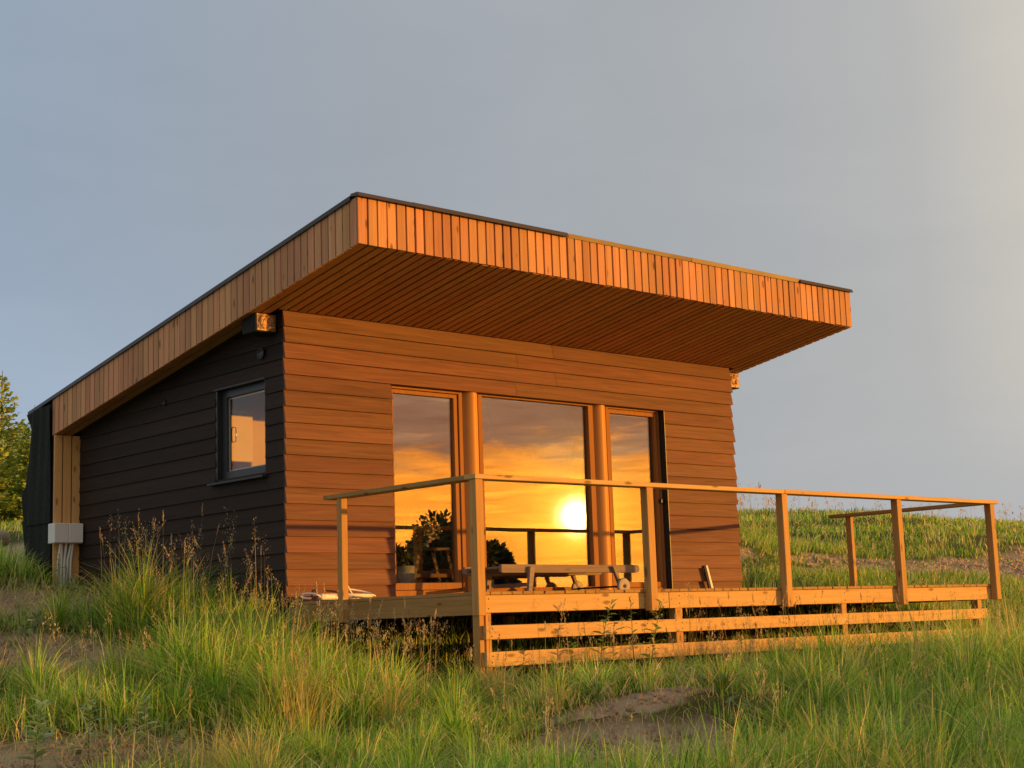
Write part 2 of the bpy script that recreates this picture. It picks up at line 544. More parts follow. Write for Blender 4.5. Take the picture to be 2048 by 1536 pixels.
def axis_pts(lo, hi, fine_lo, fine_hi, st):
    mid = np.arange(fine_lo, fine_hi + st * 0.5, st)
    a = [fine_lo]
    s = st
    while a[-1] > lo:
        s *= 1.12
        a.append(a[-1] - s)
    b = [fine_hi]
    s = st
    while b[-1] < hi:
        s *= 1.12
        b.append(b[-1] + s)
    return np.concatenate([np.array(a[1:][::-1]), mid, np.array(b[1:])])


gx = axis_pts(-400, 400, -6, 18, 0.09)
gy = axis_pts(-400, 300, -9, 12, 0.09)
X, Y = np.meshgrid(gx, gy)
Z = ground(X, Y)
D = dirt(X, Y)
Z = Z - 0.05 * D + (vnoise(X, Y, 0.18, 31) - 0.5) * 0.06 * D
nx, ny = len(gx), len(gy)
idx = np.arange(nx * ny).reshape(ny, nx)
q = np.stack([idx[:-1, :-1], idx[:-1, 1:], idx[1:, 1:], idx[1:, :-1]], -1).reshape(-1, 4)
V = np.stack([X, Y, Z], -1).reshape(-1, 3)
cd = np.repeat(D.reshape(-1, 1), 3, 1)
mt, n, b = new_mat('meadow_soil')
at = n.add('ShaderNodeAttribute', attribute_name='col').outputs['Fac']
p = n.add('ShaderNodeTexCoord').outputs['Object']
ns = n.noise(p, 3.0, 6.0, 0.65)
nf = n.noise(p, 38.0, 4.0, 0.7)
earth = n.mix(nf, n.ramp(ns, [(0.3, (0.46, 0.33, 0.21)), (0.7, (0.70, 0.53, 0.35))]), (0.58, 0.43, 0.28))
turf = n.ramp(n.noise(p, 5.0, 5.0, 0.7), [(0.3, (0.08, 0.085, 0.025)), (0.7, (0.17, 0.15, 0.055))])
n.put(b.inputs['Base Color'], n.mix(at, turf, earth))
b.inputs['Roughness'].default_value = 0.95
b.inputs['Specular IOR Level'].default_value = 0.1
bp = n.add('ShaderNodeBump')
bp.inputs['Strength'].default_value = 0.8
bp.inputs['Distance'].default_value = 0.05
n.put(bp.inputs['Height'], n.math('ADD', n.noise(p, 14.0, 5.0, 0.7), nf))
n.put(b.inputs['Normal'], bp.outputs[0])
M['soil'] = mt
tag(fast_mesh('ground', V, q, cd, 'soil'), kind='structure')

# ------------------------------------------------------------------ the cabin
WX, YB = 6.557, 4.95                 # facade width, back of the house
SL = 0.16897                         # roof slope


def sof(y):                          # underside of the roof
    return 2.786 - SL * y


cabin = thing('cabin', 'low wooden cabin with a lean-to roof over brown and black board walls', 'cabin', (0, 0, 0))
OX0, OX1, OZ1 = 1.255, 5.29, 2.168   # glazed opening in the front
Z0, PITCH = 0.0016, 0.155


def lap_row(mb, u0, u1, z0, z1, front):
    """one lapped board; front: along x facing -y, else along y facing -x"""
    st_ = 0.033 if front else 0.017
    prof = [(-0.006, z1 + 0.02), (-0.006 - st_, z0), (-0.004, z0), (0.006, z1 + 0.02)]
    if front:
        mb.prism(prof, u0, u1, 'x')
    else:
        mb.prism(prof, u0, u1, 'y')


# front cladding
mb = MB()
k = 0
z = Z0
while z < 2.80:
    z1 = min(z + PITCH, 2.79)
    spans = [(-0.022 + 0.004 * math.sin(k * 2.1), WX + 0.012 * math.sin(k * 1.7))]
    if z1 < OZ1 + 0.01:
        spans = [(spans[0][0], OX0 + 0.003 * math.sin(k * 3.0)), (OX1 + 0.003 * math.cos(k * 2.0), spans[0][1])]
    else:
        jt = {14: 2.95, 15: 3.55, 16: 2.98, 17: 3.52}.get(k)
        if jt:
            spans = [(spans[0][0], jt - 0.002), (jt + 0.002, spans[0][1])]
    for (a, c) in spans:
        lap_row(mb, a, c, z, z1, True)
    z += PITCH
    k += 1
mb.build('front_cladding', 'clad_front', cabin)

# left cladding with the window opening
WY0, WY1, WZ0, WZ1 = 0.33, 1.255, 1.243, 2.17
mb = MB()
z = Z0 - PITCH * 3
k = 0
while z < 2.74:
    z1 = z + PITCH
    ye = min(4.27, (2.786 - z) / SL - 0.02)
    a = 0.0
    spans = [(a, ye)]
    if z > WZ0 - 0.05 and z1 < WZ1 + 0.05:
        spans = [(a, WY0), (WY1, ye)]
    for (s0, s1) in spans:
        if s1 - s0 > 0.02:
            lap_row(mb, s0, s1, z, z1, False)
    z += PITCH
    k += 1
mb.build('side_cladding', 'clad_side', cabin)

# wall cores (openings left free)
t = 0.16
for (a, e_, z0, z1) in ((0.0, OX0 + 0.02, 0.0, 2.74), (OX1, WX - 0.02, 0.0, 2.74), (OX0 + 0.02, OX1, OZ1 + 0.06, 2.74)):
    MB().box(a, e_, 0.002, t, z0, z1).build('wall_core', 'dark_void', cabin)
for poly in ([(t, -0.3), (WY0, -0.3), (WY0, sof(WY0)), (t, sof(t))], [(WY0, -0.3), (WY1, -0.3), (WY1, WZ0), (WY0, WZ0)],
             [(WY0, WZ1 + 0.01), (WY1, WZ1 + 0.01), (WY1, sof(WY1)), (WY0, sof(WY0))], [(WY1, -0.3), (4.9, -0.3), (4.9, sof(4.9)), (WY1, sof(WY1))]):
    MB().prism(poly, 0.002, t, 'x').build('wall_core', 'dark_void', cabin)
MB().box(0.0, WX, 0.10, 0.14, -1.2, -0.006).build('underdeck_shade_board', 'dark_void', cabin)  # dark board added to stand in for the shade under the deck
mb = MB()
mb.prism([(0.03, -0.6), (YB, -0.6), (YB, sof(YB)), (0.03, sof(0.03))], WX - 0.018, WX - 0.002, 'x')
for i in range(16):
    lz = -0.3 + i * PITCH
    mb.prism([(WX - 0.002, lz), (WX + 0.02, lz), (WX + 0.004, lz + PITCH), (WX - 0.002, lz + PITCH)], 0.03, min(YB, (2.75 - lz) / SL), 'y')
mb.build('right_cladding', 'clad_side', cabin)
MB().box(-0.30, WX, YB, YB + 0.05, -0.2, sof(YB) + 0.05).build('back_cladding', 'clad_back', cabin)

# roof: core, boards, soffit, metal
RX0, RX1, RYF, RYB, RT = -0.324, 6.855, -1.666, 4.90, 0.42
mb = MB()
mb.prism([(RYF + 0.022, sof(RYF + 0.022) + 0.022), (RYB, sof(RYB) + 0.022), (RYB, sof(RYB) + RT + 0.012), (RYF + 0.022, sof(RYF + 0.022) + RT + 0.012)], RX0 + 0.022, RX1 - 0.022, 'x')
roof = mb.build('roof', 'dark_void', cabin)
mb = MB()
nb_ = 68
pt = (RX1 - RX0) / nb_
for i in range(nb_):
    a = RX0 + i * pt
    jz = random.uniform(-0.004, 0.004)
    jy = random.uniform(0, 0.004)
    g = 0.0095 + random.uniform(-0.0025, 0.003)
    mb.box(a + (g if i else 0), a + pt - (g if i < nb_ - 1 else 0), RYF - jy, RYF + 0.02, sof(RYF) + jz, sof(RYF) + RT)
mb.build('front_fascia', 'fascia', roof)
for nm, xa, xb in (('side_fascia', RX0, RX0 + 0.02), ('side_fascia', RX1 - 0.02, RX1)):
    mb = MB()
    py = 0.110
    y0 = RYF + 0.022
    while y0 < 4.34:
        y1 = min(y0 + py - 0.016, 4.345)
        j = random.uniform(0, 0.004)
        xo = xa - j if xa < 0 else xa
        x1 = xb if xa < 0 else xb + j
        mb.quad8([(xo, y0, sof(y0)), (x1, y0, sof(y0)), (x1, y1, sof(y1)), (xo, y1, sof(y1)),
                  (xo, y0, sof(y0) + RT), (x1, y0, sof(y0) + RT), (x1, y1, sof(y1) + RT), (xo, y1, sof(y1) + RT)])
        y0 += py
    mb.build(nm, 'fascia', roof)
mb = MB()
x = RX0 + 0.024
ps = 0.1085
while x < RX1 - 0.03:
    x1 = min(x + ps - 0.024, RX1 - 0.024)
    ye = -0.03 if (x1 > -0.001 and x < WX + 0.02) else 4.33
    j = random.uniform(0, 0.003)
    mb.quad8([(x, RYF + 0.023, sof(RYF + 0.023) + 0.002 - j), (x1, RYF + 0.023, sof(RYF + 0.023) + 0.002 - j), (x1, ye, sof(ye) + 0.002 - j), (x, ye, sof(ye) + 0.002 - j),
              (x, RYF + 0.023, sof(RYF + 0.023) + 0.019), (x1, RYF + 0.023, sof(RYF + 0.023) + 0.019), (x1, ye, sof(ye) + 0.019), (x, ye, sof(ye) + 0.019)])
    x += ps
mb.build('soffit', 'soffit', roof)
# metal edge along the front, four overlapping lengths, and along the left verge
zt = sof(RYF) + RT
mb = MB()
segs = [(RX0 - 0.02, 0.29), (0.27, 2.20), (2.18, 4.06), (4.04, 5.90), (5.88, RX1 + 0.02)]
tilt = [-0.026, -0.024, 0.011, 0.009, -0.022]
for i, (a, c) in enumerate(segs):
    o = 0.0022 * (i % 2)
    yy = RYF - 0.022 - o
    mb.quad8([(a, yy + tilt[i], zt - 0.006 - o), (c, yy + tilt[i], zt - 0.006 - o), (c, yy + 0.11, zt + 0.014), (a, yy + 0.11, zt + 0.014),
              (a, yy, zt + 0.034 + o), (c, yy, zt + 0.034 + o), (c, yy + 0.10, zt + 0.036 + o), (a, yy + 0.10, zt + 0.036 + o)])
mb.build('front_flashing', 'flash_bright', roof)
for (xa, xb) in ((RX0 - 0.022, RX0 + 0.05), (RX1 - 0.05, RX1 + 0.012)):
    ya, yb = RYF + 0.09, 4.97
    mb = MB()
    mb.quad8([(xa, ya, sof(ya) + RT - 0.004), (xb, ya, sof(ya) + RT - 0.004), (xb, yb, sof(yb) + RT - 0.004), (xa, yb, sof(yb) + RT - 0.004),
              (xa, ya, sof(ya) + RT + 0.036), (xb, ya, sof(ya) + RT + 0.036), (xb, yb, sof(yb) + RT + 0.036), (xa, yb, sof(yb) + RT + 0.036)])
    mb.build('verge_trim', 'roof_edge', roof)
mb = MB()
mb.prism([(RYF + 0.10, sof(RYF + 0.1) + RT + 0.0125), (4.95, sof(4.95) + RT + 0.0125), (4.95, sof(4.95) + RT + 0.03), (RYF + 0.10, sof(RYF + 0.1) + RT + 0.03)], RX0 + 0.052, RX1 - 0.052, 'x')
mb.build('roof_covering', 'roof_edge', roof)


# wrapped ends of the ridge beam
def crumple(x0, x1, y, z0, z1, amp, seed):
    nx_, nz_ = 22, 18
    u, w = np.meshgrid(np.linspace(x0, x1, nx_), np.linspace(z0, z1, nz_))
    dsp = np.abs(vnoise(u + w * .4, w - u * .5, 0.085, seed) - .5) * 1.4 + np.abs(vnoise(u - w, w + u, 0.05, seed + 2) - .5) * .5
    edge = np.minimum(np.minimum(u - x0, x1 - u), np.minimum(w - z0, z1 - w))
    yy = y - dsp * amp * smooth(0, 0.03, edge)
    vv = np.stack([u, yy, w], -1).reshape(-1, 3)
    ii = np.arange(nx_ * nz_).reshape(nz_, nx_)
    qq = np.stack([ii[:-1, :-1], ii[:-1, 1:], ii[1:, 1:], ii[1:, :-1]], -1).reshape(-1, 4)
    return vv, qq


for (x0, x1, sd_) in ((-0.262, -0.03, 41), (WX + 0.03, 6.865, 47)):
    z0 = 2.585 if x0 < 0 else 2.572
    be = MB().quad8([(x0, 0.102, z0), (x1, 0.102, z0), (x1, 0.34, z0), (x0, 0.34, z0), (x0, 0.102, sof(0.102) - 0.003), (x1, 0.102, sof(0.102) - 0.003), (x1, 0.34, sof(0.34) - 0.003), (x0, 0.34, sof(0.34) - 0.003)]).build('beam_end', 'membrane', cabin)
    vv, qq = crumple(x0 + 0.012, x1 - 0.008, 0.098, z0 + 0.012, sof(0.1) - 0.012, 0.055, sd_)
    fo = MB()
    fo.v = [tuple(r) for r in vv]
    fo.f = [tuple(int(i) for i in r) for r in qq]
    fo.build('foil_wrap', 'wrap', be, smooth=False)

# boards closing the eave at the back left
for (a, c) in ((-0.322, -0.227), (-0.212, -0.117), (-0.102, -0.006)):
    MB().box(a, c, 4.285, 4.31, -0.15, sof(4.3) - 0.004).build('eave_board', 'larch_col', cabin, 0.003)
MB().box(-0.318, -0.004, 4.315, 4.36, -0.2, sof(4.34)).build('eave_backing', 'dark_void', cabin)

# black membrane hanging over the back corner, two overlapping lengths
mb = MB()
nz_, ny_ = 40, 16
for (za, zb, off, ya, yb) in ((1.05, sof(4.6) + 0.40, -0.014, 4.34, 4.93), (0.42, 1.12, 0.0, 4.345, 5.0)):
    rows = []
    for i in range(nz_):
        zz = zb + (za - zb) * i / (nz_ - 1)
        rr = []
        for j in range(ny_):
            s = j / (ny_ - 1)
            yy = ya + (yb - ya) * s + 0.05 * math.sin(zz * 5 + 1) * s + (0.06 * s if zz < 1.5 else 0) - 0.05 * s * math.exp(-((zz - 2.15) / 0.12) ** 2)
            xx = -0.338 + off - 0.022 * (float(vnoise(np.array(yy * 2.5), np.array(zz * .7), 0.35, 61)) - 0.3) - 0.01 * math.sin(yy * 31 + zz * 2)
            topz = min(zz, sof(yy) + RT - 0.01)
            rr.append((xx, yy, topz))
        rows.append(rr)
    o = len(mb.v)
    for dxx in (0.0, 0.006):
        for rr in rows:
            mb.v += [(p_[0] + dxx, p_[1], p_[2]) for p_ in rr]
    nn = nz_ * ny_
    for i in range(nz_ - 1):
        for j in range(ny_ - 1):
            a = o + i * ny_ + j
            mb.f.append((a, a + 1, a + ny_ + 1, a + ny_))
            a += nn
            mb.f.append((a, a + ny_, a + ny_ + 1, a + 1))
mb.build('membrane', 'membrane', cabin, smooth=True)
MB().box(-0.30, 0.0, 4.365, 4.945, -0.2, sof(4.93)).build('eave_core', 'dark_void', cabin)

# ring vents on the black wall
MB().lathe([(0.052, -0.034), (0.058, -0.046), (0.050, -0.048), (0.044, -0.034), (0.040, -0.020), (0.002, -0.020)], (0, 0.368, 2.424), 24, 'x').build('wall_vent', 'grey_frame', cabin, smooth=True)
MB().lathe([(0.030, -0.028), (0.036, -0.034), (0.028, -0.036), (0.024, -0.024), (0.002, -0.022)], (0, 2.287, 2.19), 20, 'x').build('wall_vent', 'black_metal', cabin, smooth=True)


def ring_y(x0, x1, z0, z1, l, r, b_, t_, y0, y1, swap=False):
    """mitred rectangular frame in one piece, lying across y (or across x when swapped)"""
    mb = MB()
    out = [(x0, z0), (x1, z0), (x1, z1), (x0, z1)]
    inn = [(x0 + l, z0 + b_), (x1 - r, z0 + b_), (x1 - r, z1 - t_), (x0 + l, z1 - t_)]
    for y in (y0, y1):
        for (a, w) in out + inn:
            mb.v.append((y, a, w) if swap else (a, y, w))
    for i in range(4):
        j = (i + 1) % 4
        mb.f += [(i, j, 4 + j, 4 + i), (8 + i, 12 + i, 12 + j, 8 + j), (i, 8 + i, 8 + j, j), (4 + i, 4 + j, 12 + j, 12 + i)]
    return mb


# left window
win = ring_y(WY0, WY1, WZ0, WZ1, 0.07, 0.095, 0.10, 0.075, 0.05, 0.115, True).build('window', 'grey_frame', cabin, 0.003)
gy0, gy1, gz0, gz1 = WY0 + 0.07, WY1 - 0.095, WZ0 + 0.10, WZ1 - 0.075
ring_y(gy0 + 0.001, gy1 - 0.001, gz0 + 0.001, gz1 - 0.001, 0.014, 0.014, 0.014, 0.014, 0.082, 0.094, True).build('spacer', 'spacer', win)
MB().box(0.075, 0.081, gy0 - 0.004, gy1 + 0.004, gz0 - 0.004, gz1 + 0.004).build('pane', 'glass_side', win)
mb = MB()
mb.quad8([(-0.075, WY0 - 0.03, WZ0 - 0.035), (0.048, WY0 - 0.03, WZ0 - 0.035), (0.048, WY1 + 0.075, WZ0 - 0.035), (-0.075, WY1 + 0.075, WZ0 - 0.035),
          (-0.075, WY0 - 0.03, WZ0 - 0.012), (0.048, WY0 - 0.03, WZ0 + 0.012), (0.048, WY1 + 0.075, WZ0 + 0.012), (-0.075, WY1 + 0.075, WZ0 - 0.012)])
mb.build('sill', 'black_metal', win, 0.003)
for bb in ((-0.012, 0.05, WY1 - 0.028, WY1 - 0.001, WZ0 + 0.012, WZ1), (-0.03, 0.05, WY0 - 0.012, WY1 + 0.02, WZ1 + 0.001, WZ1 + 0.016), (-0.012, 0.05, WY0 + 0.001, WY0 + 0.012, WZ0 + 0.012, WZ1)):
    MB().box(*bb).build('reveal', 'black_metal', win)

# glazed front: two doors and a fixed light between them, with mullion covers
TILT = math.tan(rad(0.4))


def frame_ring(x0, x1, z0, z1, l, r, b_, t_, y0, y1, name, parent):
    return ring_y(x0, x1, z0, z1, l, r, b_, t_, y0, y1).build(name, 'frame_z', parent, 0.003)


def pane(x0, x1, z0, z1, y, parent):
    zc = (z0 + z1) / 2
    h = (z1 - z0) / 2
    yo0, yo1 = y + TILT * h, y - TILT * h
    MB().quad8([(x0, yo0, z0), (x1, yo0, z0), (x1, yo0 + 0.008, z0), (x0, yo0 + 0.008, z0), (x0, yo1, z1), (x1, yo1, z1), (x1, yo1 + 0.008, z1), (x0, yo1 + 0.008, z1)]).build('pane', 'glass', parent)
    g = 0.010
    ring_y(x0, x1, z0, z1, g, g, g, g, y + 0.022, y + 0.032).build('spacer', 'grey_frame', parent)


# left door
f1 = frame_ring(1.262, 2.245, 0.03, 2.208, 0.045, 0.052, 0.068, 0.062, 0.048, 0.115, 'door_frame', cabin)
s1 = frame_ring(1.312, 2.182, 0.103, 2.140, 0.022, 0.050, 0.072, 0.040, 0.060, 0.120, 'door', cabin)
pane(1.330, 2.136, 0.170, 2.104, 0.098, s1)
MB().box(2.187, 2.191, 0.07, 0.11, 0.1, 2.14).build('gasket', 'rubber', f1)
# fixed light
f2 = frame_ring(2.462, 4.186, 0.03, 2.208, 0.058, 0.078, 0.085, 0.056, 0.048, 0.120, 'window', cabin)
pane(2.516, 4.112, 0.110, 2.156, 0.098, f2)
# right door
f3 = frame_ring(4.392, 5.282, 0.03, 2.212, 0.040, 0.032, 0.066, 0.062, 0.048, 0.115, 'door_frame', cabin)
s3 = frame_ring(4.436, 5.246, 0.100, 2.146, 0.030, 0.040, 0.060, 0.048, 0.058, 0.120, 'door', cabin)
pane(4.462, 5.210, 0.156, 2.100, 0.098, s3)
MB().box(5.222, 5.276, 0.012, 0.057, 1.075, 1.125).build('handle', 'black_metal', s3, 0.004)


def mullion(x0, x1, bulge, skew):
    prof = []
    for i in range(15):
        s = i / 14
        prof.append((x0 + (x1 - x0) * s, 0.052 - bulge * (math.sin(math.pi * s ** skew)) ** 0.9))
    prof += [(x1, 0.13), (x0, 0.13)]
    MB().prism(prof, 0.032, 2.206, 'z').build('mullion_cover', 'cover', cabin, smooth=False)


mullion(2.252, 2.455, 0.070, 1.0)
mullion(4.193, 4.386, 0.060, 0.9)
MB().box(OX0 + 0.001, OX1 + 0.02, 0.05, 0.155, 0.0, 0.029).build('threshold', 'frame_x', cabin, 0.003)
for bb in ((OX1 - 0.006, OX1 + 0.002, -0.038, 0.16, 0.03, 2.168), (OX0 + 0.001, OX0 + 0.006, -0.004, 0.16, 0.03, 2.21), (OX0, OX1, 0.0, 0.16, 2.214, 2.226)):
    MB().box(*bb).build('reveal', 'black_metal', cabin)

# interior shell
MB().box(0.162, WX - 0.02, 0.162, YB - 0.01, -0.08, 0.0).build('inner_floor', 'inner', cabin)
mb = MB()
mb.prism([(0.162, 0.0), (3.6, 0.0), (3.6, sof(3.6) - 0.02), (0.162, sof(0.162) - 0.02)], WX - 0.06, WX - 0.02, 'x')
mb.build('inner_wall', 'inner', cabin)
MB().box(1.55, WX - 0.06, 3.6, 3.64, 0.0, sof(3.6)).build('inner_wall', 'inner', cabin)
MB().box(1.52, 1.5495, 1.9, 3.64, 0.0, sof(1.9)).build('inner_wall', 'inner', cabin)
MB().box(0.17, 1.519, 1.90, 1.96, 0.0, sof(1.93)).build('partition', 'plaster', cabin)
mb = MB()
mb.prism([(0.162, sof(0.162) - 0.02), (3.6, sof(3.6) - 0.02), (3.6, sof(3.6)), (0.162, sof(0.162))], 0.17, WX - 0.061, 'x')
mb.build('ceiling', 'inner', cabin)

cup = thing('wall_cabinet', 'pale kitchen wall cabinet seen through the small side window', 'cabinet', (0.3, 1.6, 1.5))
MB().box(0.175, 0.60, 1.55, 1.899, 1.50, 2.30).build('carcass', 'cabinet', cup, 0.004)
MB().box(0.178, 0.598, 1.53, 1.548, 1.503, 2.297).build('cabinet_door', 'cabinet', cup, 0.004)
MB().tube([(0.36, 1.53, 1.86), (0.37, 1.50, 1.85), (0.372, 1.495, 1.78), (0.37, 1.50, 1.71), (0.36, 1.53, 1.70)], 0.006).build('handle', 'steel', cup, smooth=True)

pl = thing('pendant_lamp', 'dark bell-shaped lamp hanging behind the middle pane', 'lamp', (3.88, 1.5, 1.85))
MB().tube([(3.88, 1.5, 2.50), (3.88, 1.5, 2.03)], 0.004).build('cord', 'lamp', pl)
MB().lathe([(0.012, 2.05), (0.025, 2.03), (0.03, 1.98), (0.07, 1.93), (0.13, 1.86), (0.125, 1.86), (0.065, 1.925), (0.01, 1.96)], (3.88, 1.5, 0), 24).build('lamp_shade', 'lamp', pl, smooth=True)
pc = thing('framed_picture', 'pale framed picture on the inner wall behind the middle pane', 'picture', (6.49, 3.2, 1.9))
MB().box(6.475, 6.496, 2.80, 3.50, 1.66, 2.20).build('frame', 'lounger', pc, 0.003)
MB().box(6.470, 6.4745, 2.84, 3.46, 1.70, 2.16).build('print', 'paper', pc)

# ------------------------------------------------------------------ the deck
DF, DX0, DX1 = 2.822, -0.05, 7.76
deck = thing('deck', 'raised pine deck with open post-and-rail railing in front of the cabin', 'deck', (3.8, -1.4, 0))
mb = MB()
x = 0.012
while x < DX1 - 0.06:
    j = random.uniform(-0.006, 0.006)
    x1 = min(x + 0.1155, DX1 - 0.05)
    mb.box(x, x1, -2.752 + j, -0.032, -0.028 + random.uniform(-.001, .001), random.uniform(-.0015, .0))
    x += 0.120
mb.build('decking', 'pine_y', deck, 0.003)
BF = -2.738                                          # face of the front beam
MB().box(0.015, 2.272, BF, BF + 0.045, -0.171, -0.0295).build('edge_beam', 'pine_x', deck, 0.003)
MB().box(2.276, 7.70, BF - 0.002, BF + 0.043, -0.173, -0.0295).build('edge_beam', 'pine_x', deck, 0.003)
MB().box(0.013, 0.058, BF + 0.046, 1.6, -0.186, -0.0295).build('edge_beam', 'pine_y', deck, 0.003)
MB().box(7.655, 7.70, BF + 0.046, 0.0, -0.18, -0.0295).build('edge_beam', 'pine_y', deck, 0.003)
for xx in np.arange(0.6, 7.4, 0.6):
    MB().box(xx, xx + 0.045, BF + 0.047, -0.04, -0.17, -0.0295).build('joist', 'pine_y', deck)
# railing posts outside the beams
for (x0, x1, y0, y1, zb, bx) in ((-0.055, 0.027, -2.822, -2.740, -0.192, 0), (1.955, 2.043, -2.822, -2.740, -0.192, 0), (3.872, 3.958, -2.822, -2.741, -0.192, 0),
                                 (5.806, 5.892, -2.822, -2.742, -0.203, 0), (7.640, 7.730, -2.822, -2.742, -0.176, 0),
                                 (-0.056, 0.012, -0.962, -0.890, -0.205, 1), (7.702, 7.762, -0.852, -0.775, -0.18, 1)):
    lean = random.uniform(-0.004, 0.004)
    MB().quad8([(x0, y0, zb), (x1, y0, zb), (x1, y1, zb), (x0, y1, zb), (x0 + lean, y0, 0.904), (x1 + lean, y0, 0.904), (x1 + lean, y1, 0.904), (x0 + lean, y1, 0.904)]).build('post', 'pine_z', deck, 0.004)
RZ0, RZ1 = 0.9045, 0.944


def rail(p, name='handrail', mat='pine_x'):
    return MB().quad8(p).build(name, mat, deck, 0.004)


def slab(x0, x1, y0, y1, z0, z1, dz=0.0):
    return [(x0, y0, z0), (x1, y0, z0 + dz), (x1, y1, z0 + dz), (x0, y1, z0), (x0, y0, z1), (x1, y0, z1 + dz), (x1, y1, z1 + dz), (x0, y1, z1)]


rail(slab(-0.062, 3.915, -2.832, -2.690, RZ0, RZ1))
rail(slab(3.918, 7.815, -2.832, -2.690, RZ0, RZ1 + 0.001))
rail(slab(-0.062, 0.078, -2.689, -0.690, RZ0 - 0.001, RZ1 - 0.001), mat='pine_y')
rail(slab(7.645, 7.785, -2.689, -0.560, RZ0 - 0.001, RZ1 - 0.001), mat='pine_y')
# skirting boards and ground posts
MB().box(0.066, 1.405, -2.762, -2.726, -0.385, -0.272).build('skirt_board', 'pine_x', deck, 0.003)
MB().box(1.408, 4.902, -2.761, -2.725, -0.385, -0.272).build('skirt_board', 'pine_x', deck, 0.003)
MB().box(4.905, 7.51, -2.762, -2.726, -0.383, -0.272).build('skirt_board', 'pine_x', deck, 0.003)
MB().box(0.068, 2.412, -2.762, -2.726, -0.602, -0.484).build('skirt_board', 'pine_x', deck, 0.003)
MB().box(2.415, 4.90, -2.761, -2.725, -0.602, -0.484).build('skirt_board', 'pine_x', deck, 0.003)
MB().box(4.903, 7.40, -2.762, -2.726, -0.604, -0.486).build('skirt_board', 'pine_x', deck, 0.003)
for (x0, x1) in ((0.030, 0.080), (0.098, 0.158), (2.365, 2.462), (4.855, 4.942), (7.38, 7.46)):
    MB().box(x0, x1, -2.724, -2.64, -1.1, -0.172 if x0 > 2.3 else -0.1725).build('ground_post', 'pine_z', deck, 0.003)
for (px, py) in ((0.018, -0.26), (2.4, -0.4), (4.9, -0.4), (7.6, -0.4)):
    MB().box(px, px + 0.09, py, py + 0.09, -1.1, -0.19).build('ground_post', 'pine_z', deck, 0.003)

# screw heads on the front boards
for ch in list(deck.children):
    if ch.name.startswith('skirt_board') or ch.name.startswith('edge_beam'):
        co = [v_.co for v_ in ch.data.vertices]
        xa, xb = min(c.x for c in co) + BASE[ch.name].x, max(c.x for c in co) + BASE[ch.name].x
        ya = min(c.y for c in co) + BASE[ch.name].y
        za, zb = min(c.z for c in co), max(c.z for c in co)
        if xb - xa < 0.5:
            continue
        for xs_ in (0.055, 0.13, 1.955, 2.413, 3.91, 4.90, 5.85, 7.42):
            if xa + 0.02 < xs_ < xb - 0.02:
                for fz in (0.25, 0.75):
                    zz = za + (zb - za) * fz + random.uniform(-.006, .006)
                    MB().lathe([(0.0062, ya - 0.0015), (0.0062, ya + 0.01)], (xs_ + random.uniform(-.008, .008), 0, zz), 8, 'y').build('screw', 'rubber', ch)

# ------------------------------------------------------------------ things on and by the deck
lg = thing('sun_lounger', 'weathered wooden sun lounger with two wheels lying flat on the deck before the glass', 'sun lounger', (3.1, -0.42, 0))
for (y0, y1) in ((-0.735, -0.695), (-0.165, -0.125)):
    prof = [(2.035, 0.322), (2.03, 0.25), (2.045, 0.238), (3.96, 0.232), (4.0, 0.24), (4.015, 0.262), (4.012, 0.30), (3.985, 0.315)]
    MB().prism([(a, b_) for (a, b_) in prof], y0, y1, 'y').build('side_rail', 'lounger', lg, 0.004)
mb = MB()
xx = 2.07
while xx < 3.93:
    mb.box(xx, xx + 0.062, -0.690, -0.170, 0.285, 0.306)
    xx += 0.078
mb.build('slats', 'lounger', lg)
for (y0, y1) in ((-0.775, -0.737), (-0.123, -0.085)):
    MB().prism([(2.345, 0.0), (2.395, 0.0), (2.455, 0.30), (2.385, 0.30)], y0, y1, 'y').build('leg', 'lounger', lg, 0.003)
    MB().prism([(3.655, 0.11), (3.70, 0.06), (3.625, 0.30), (3.565, 0.30)], y0, y1, 'y').build('leg', 'lounger', lg, 0.003)
for yw in (-0.800, -0.100):
    w_ = MB().lathe([(0.018, -0.014), (0.030, -0.020), (0.060, -0.020), (0.082, -0.016), (0.088, 0.0), (0.082, 0.016), (0.060, 0.020), (0.030, 0.020), (0.018, 0.014)], (3.688, yw, 0.088), 28, 'y').build('wheel', 'wheel', lg, smooth=False)
    MB().lathe([(0.016, -0.026), (0.016, 0.026)], (3.688, yw, 0.088), 12, 'y').build('hub', 'rubber', w_)
MB().tube([(3.688, -0.778, 0.088), (3.688, -0.122, 0.088)], 0.010).build('axle', 'rubber', lg)
for bb in ((2.40, 2.44, -0.692, -0.168, 0.10, 0.14), (2.80, 2.86, -0.690, -0.17, 0.245, 0.283), (2.93, 3.34, -0.60, -0.56, 0.235, 0.262), (2.93, 3.34, -0.30, -0.26, 0.235, 0.262), (3.28, 3.34, -0.69, -0.17, 0.263, 0.283)):
    MB().box(*bb).build('cross_bar', 'lounger', lg, 0.003)

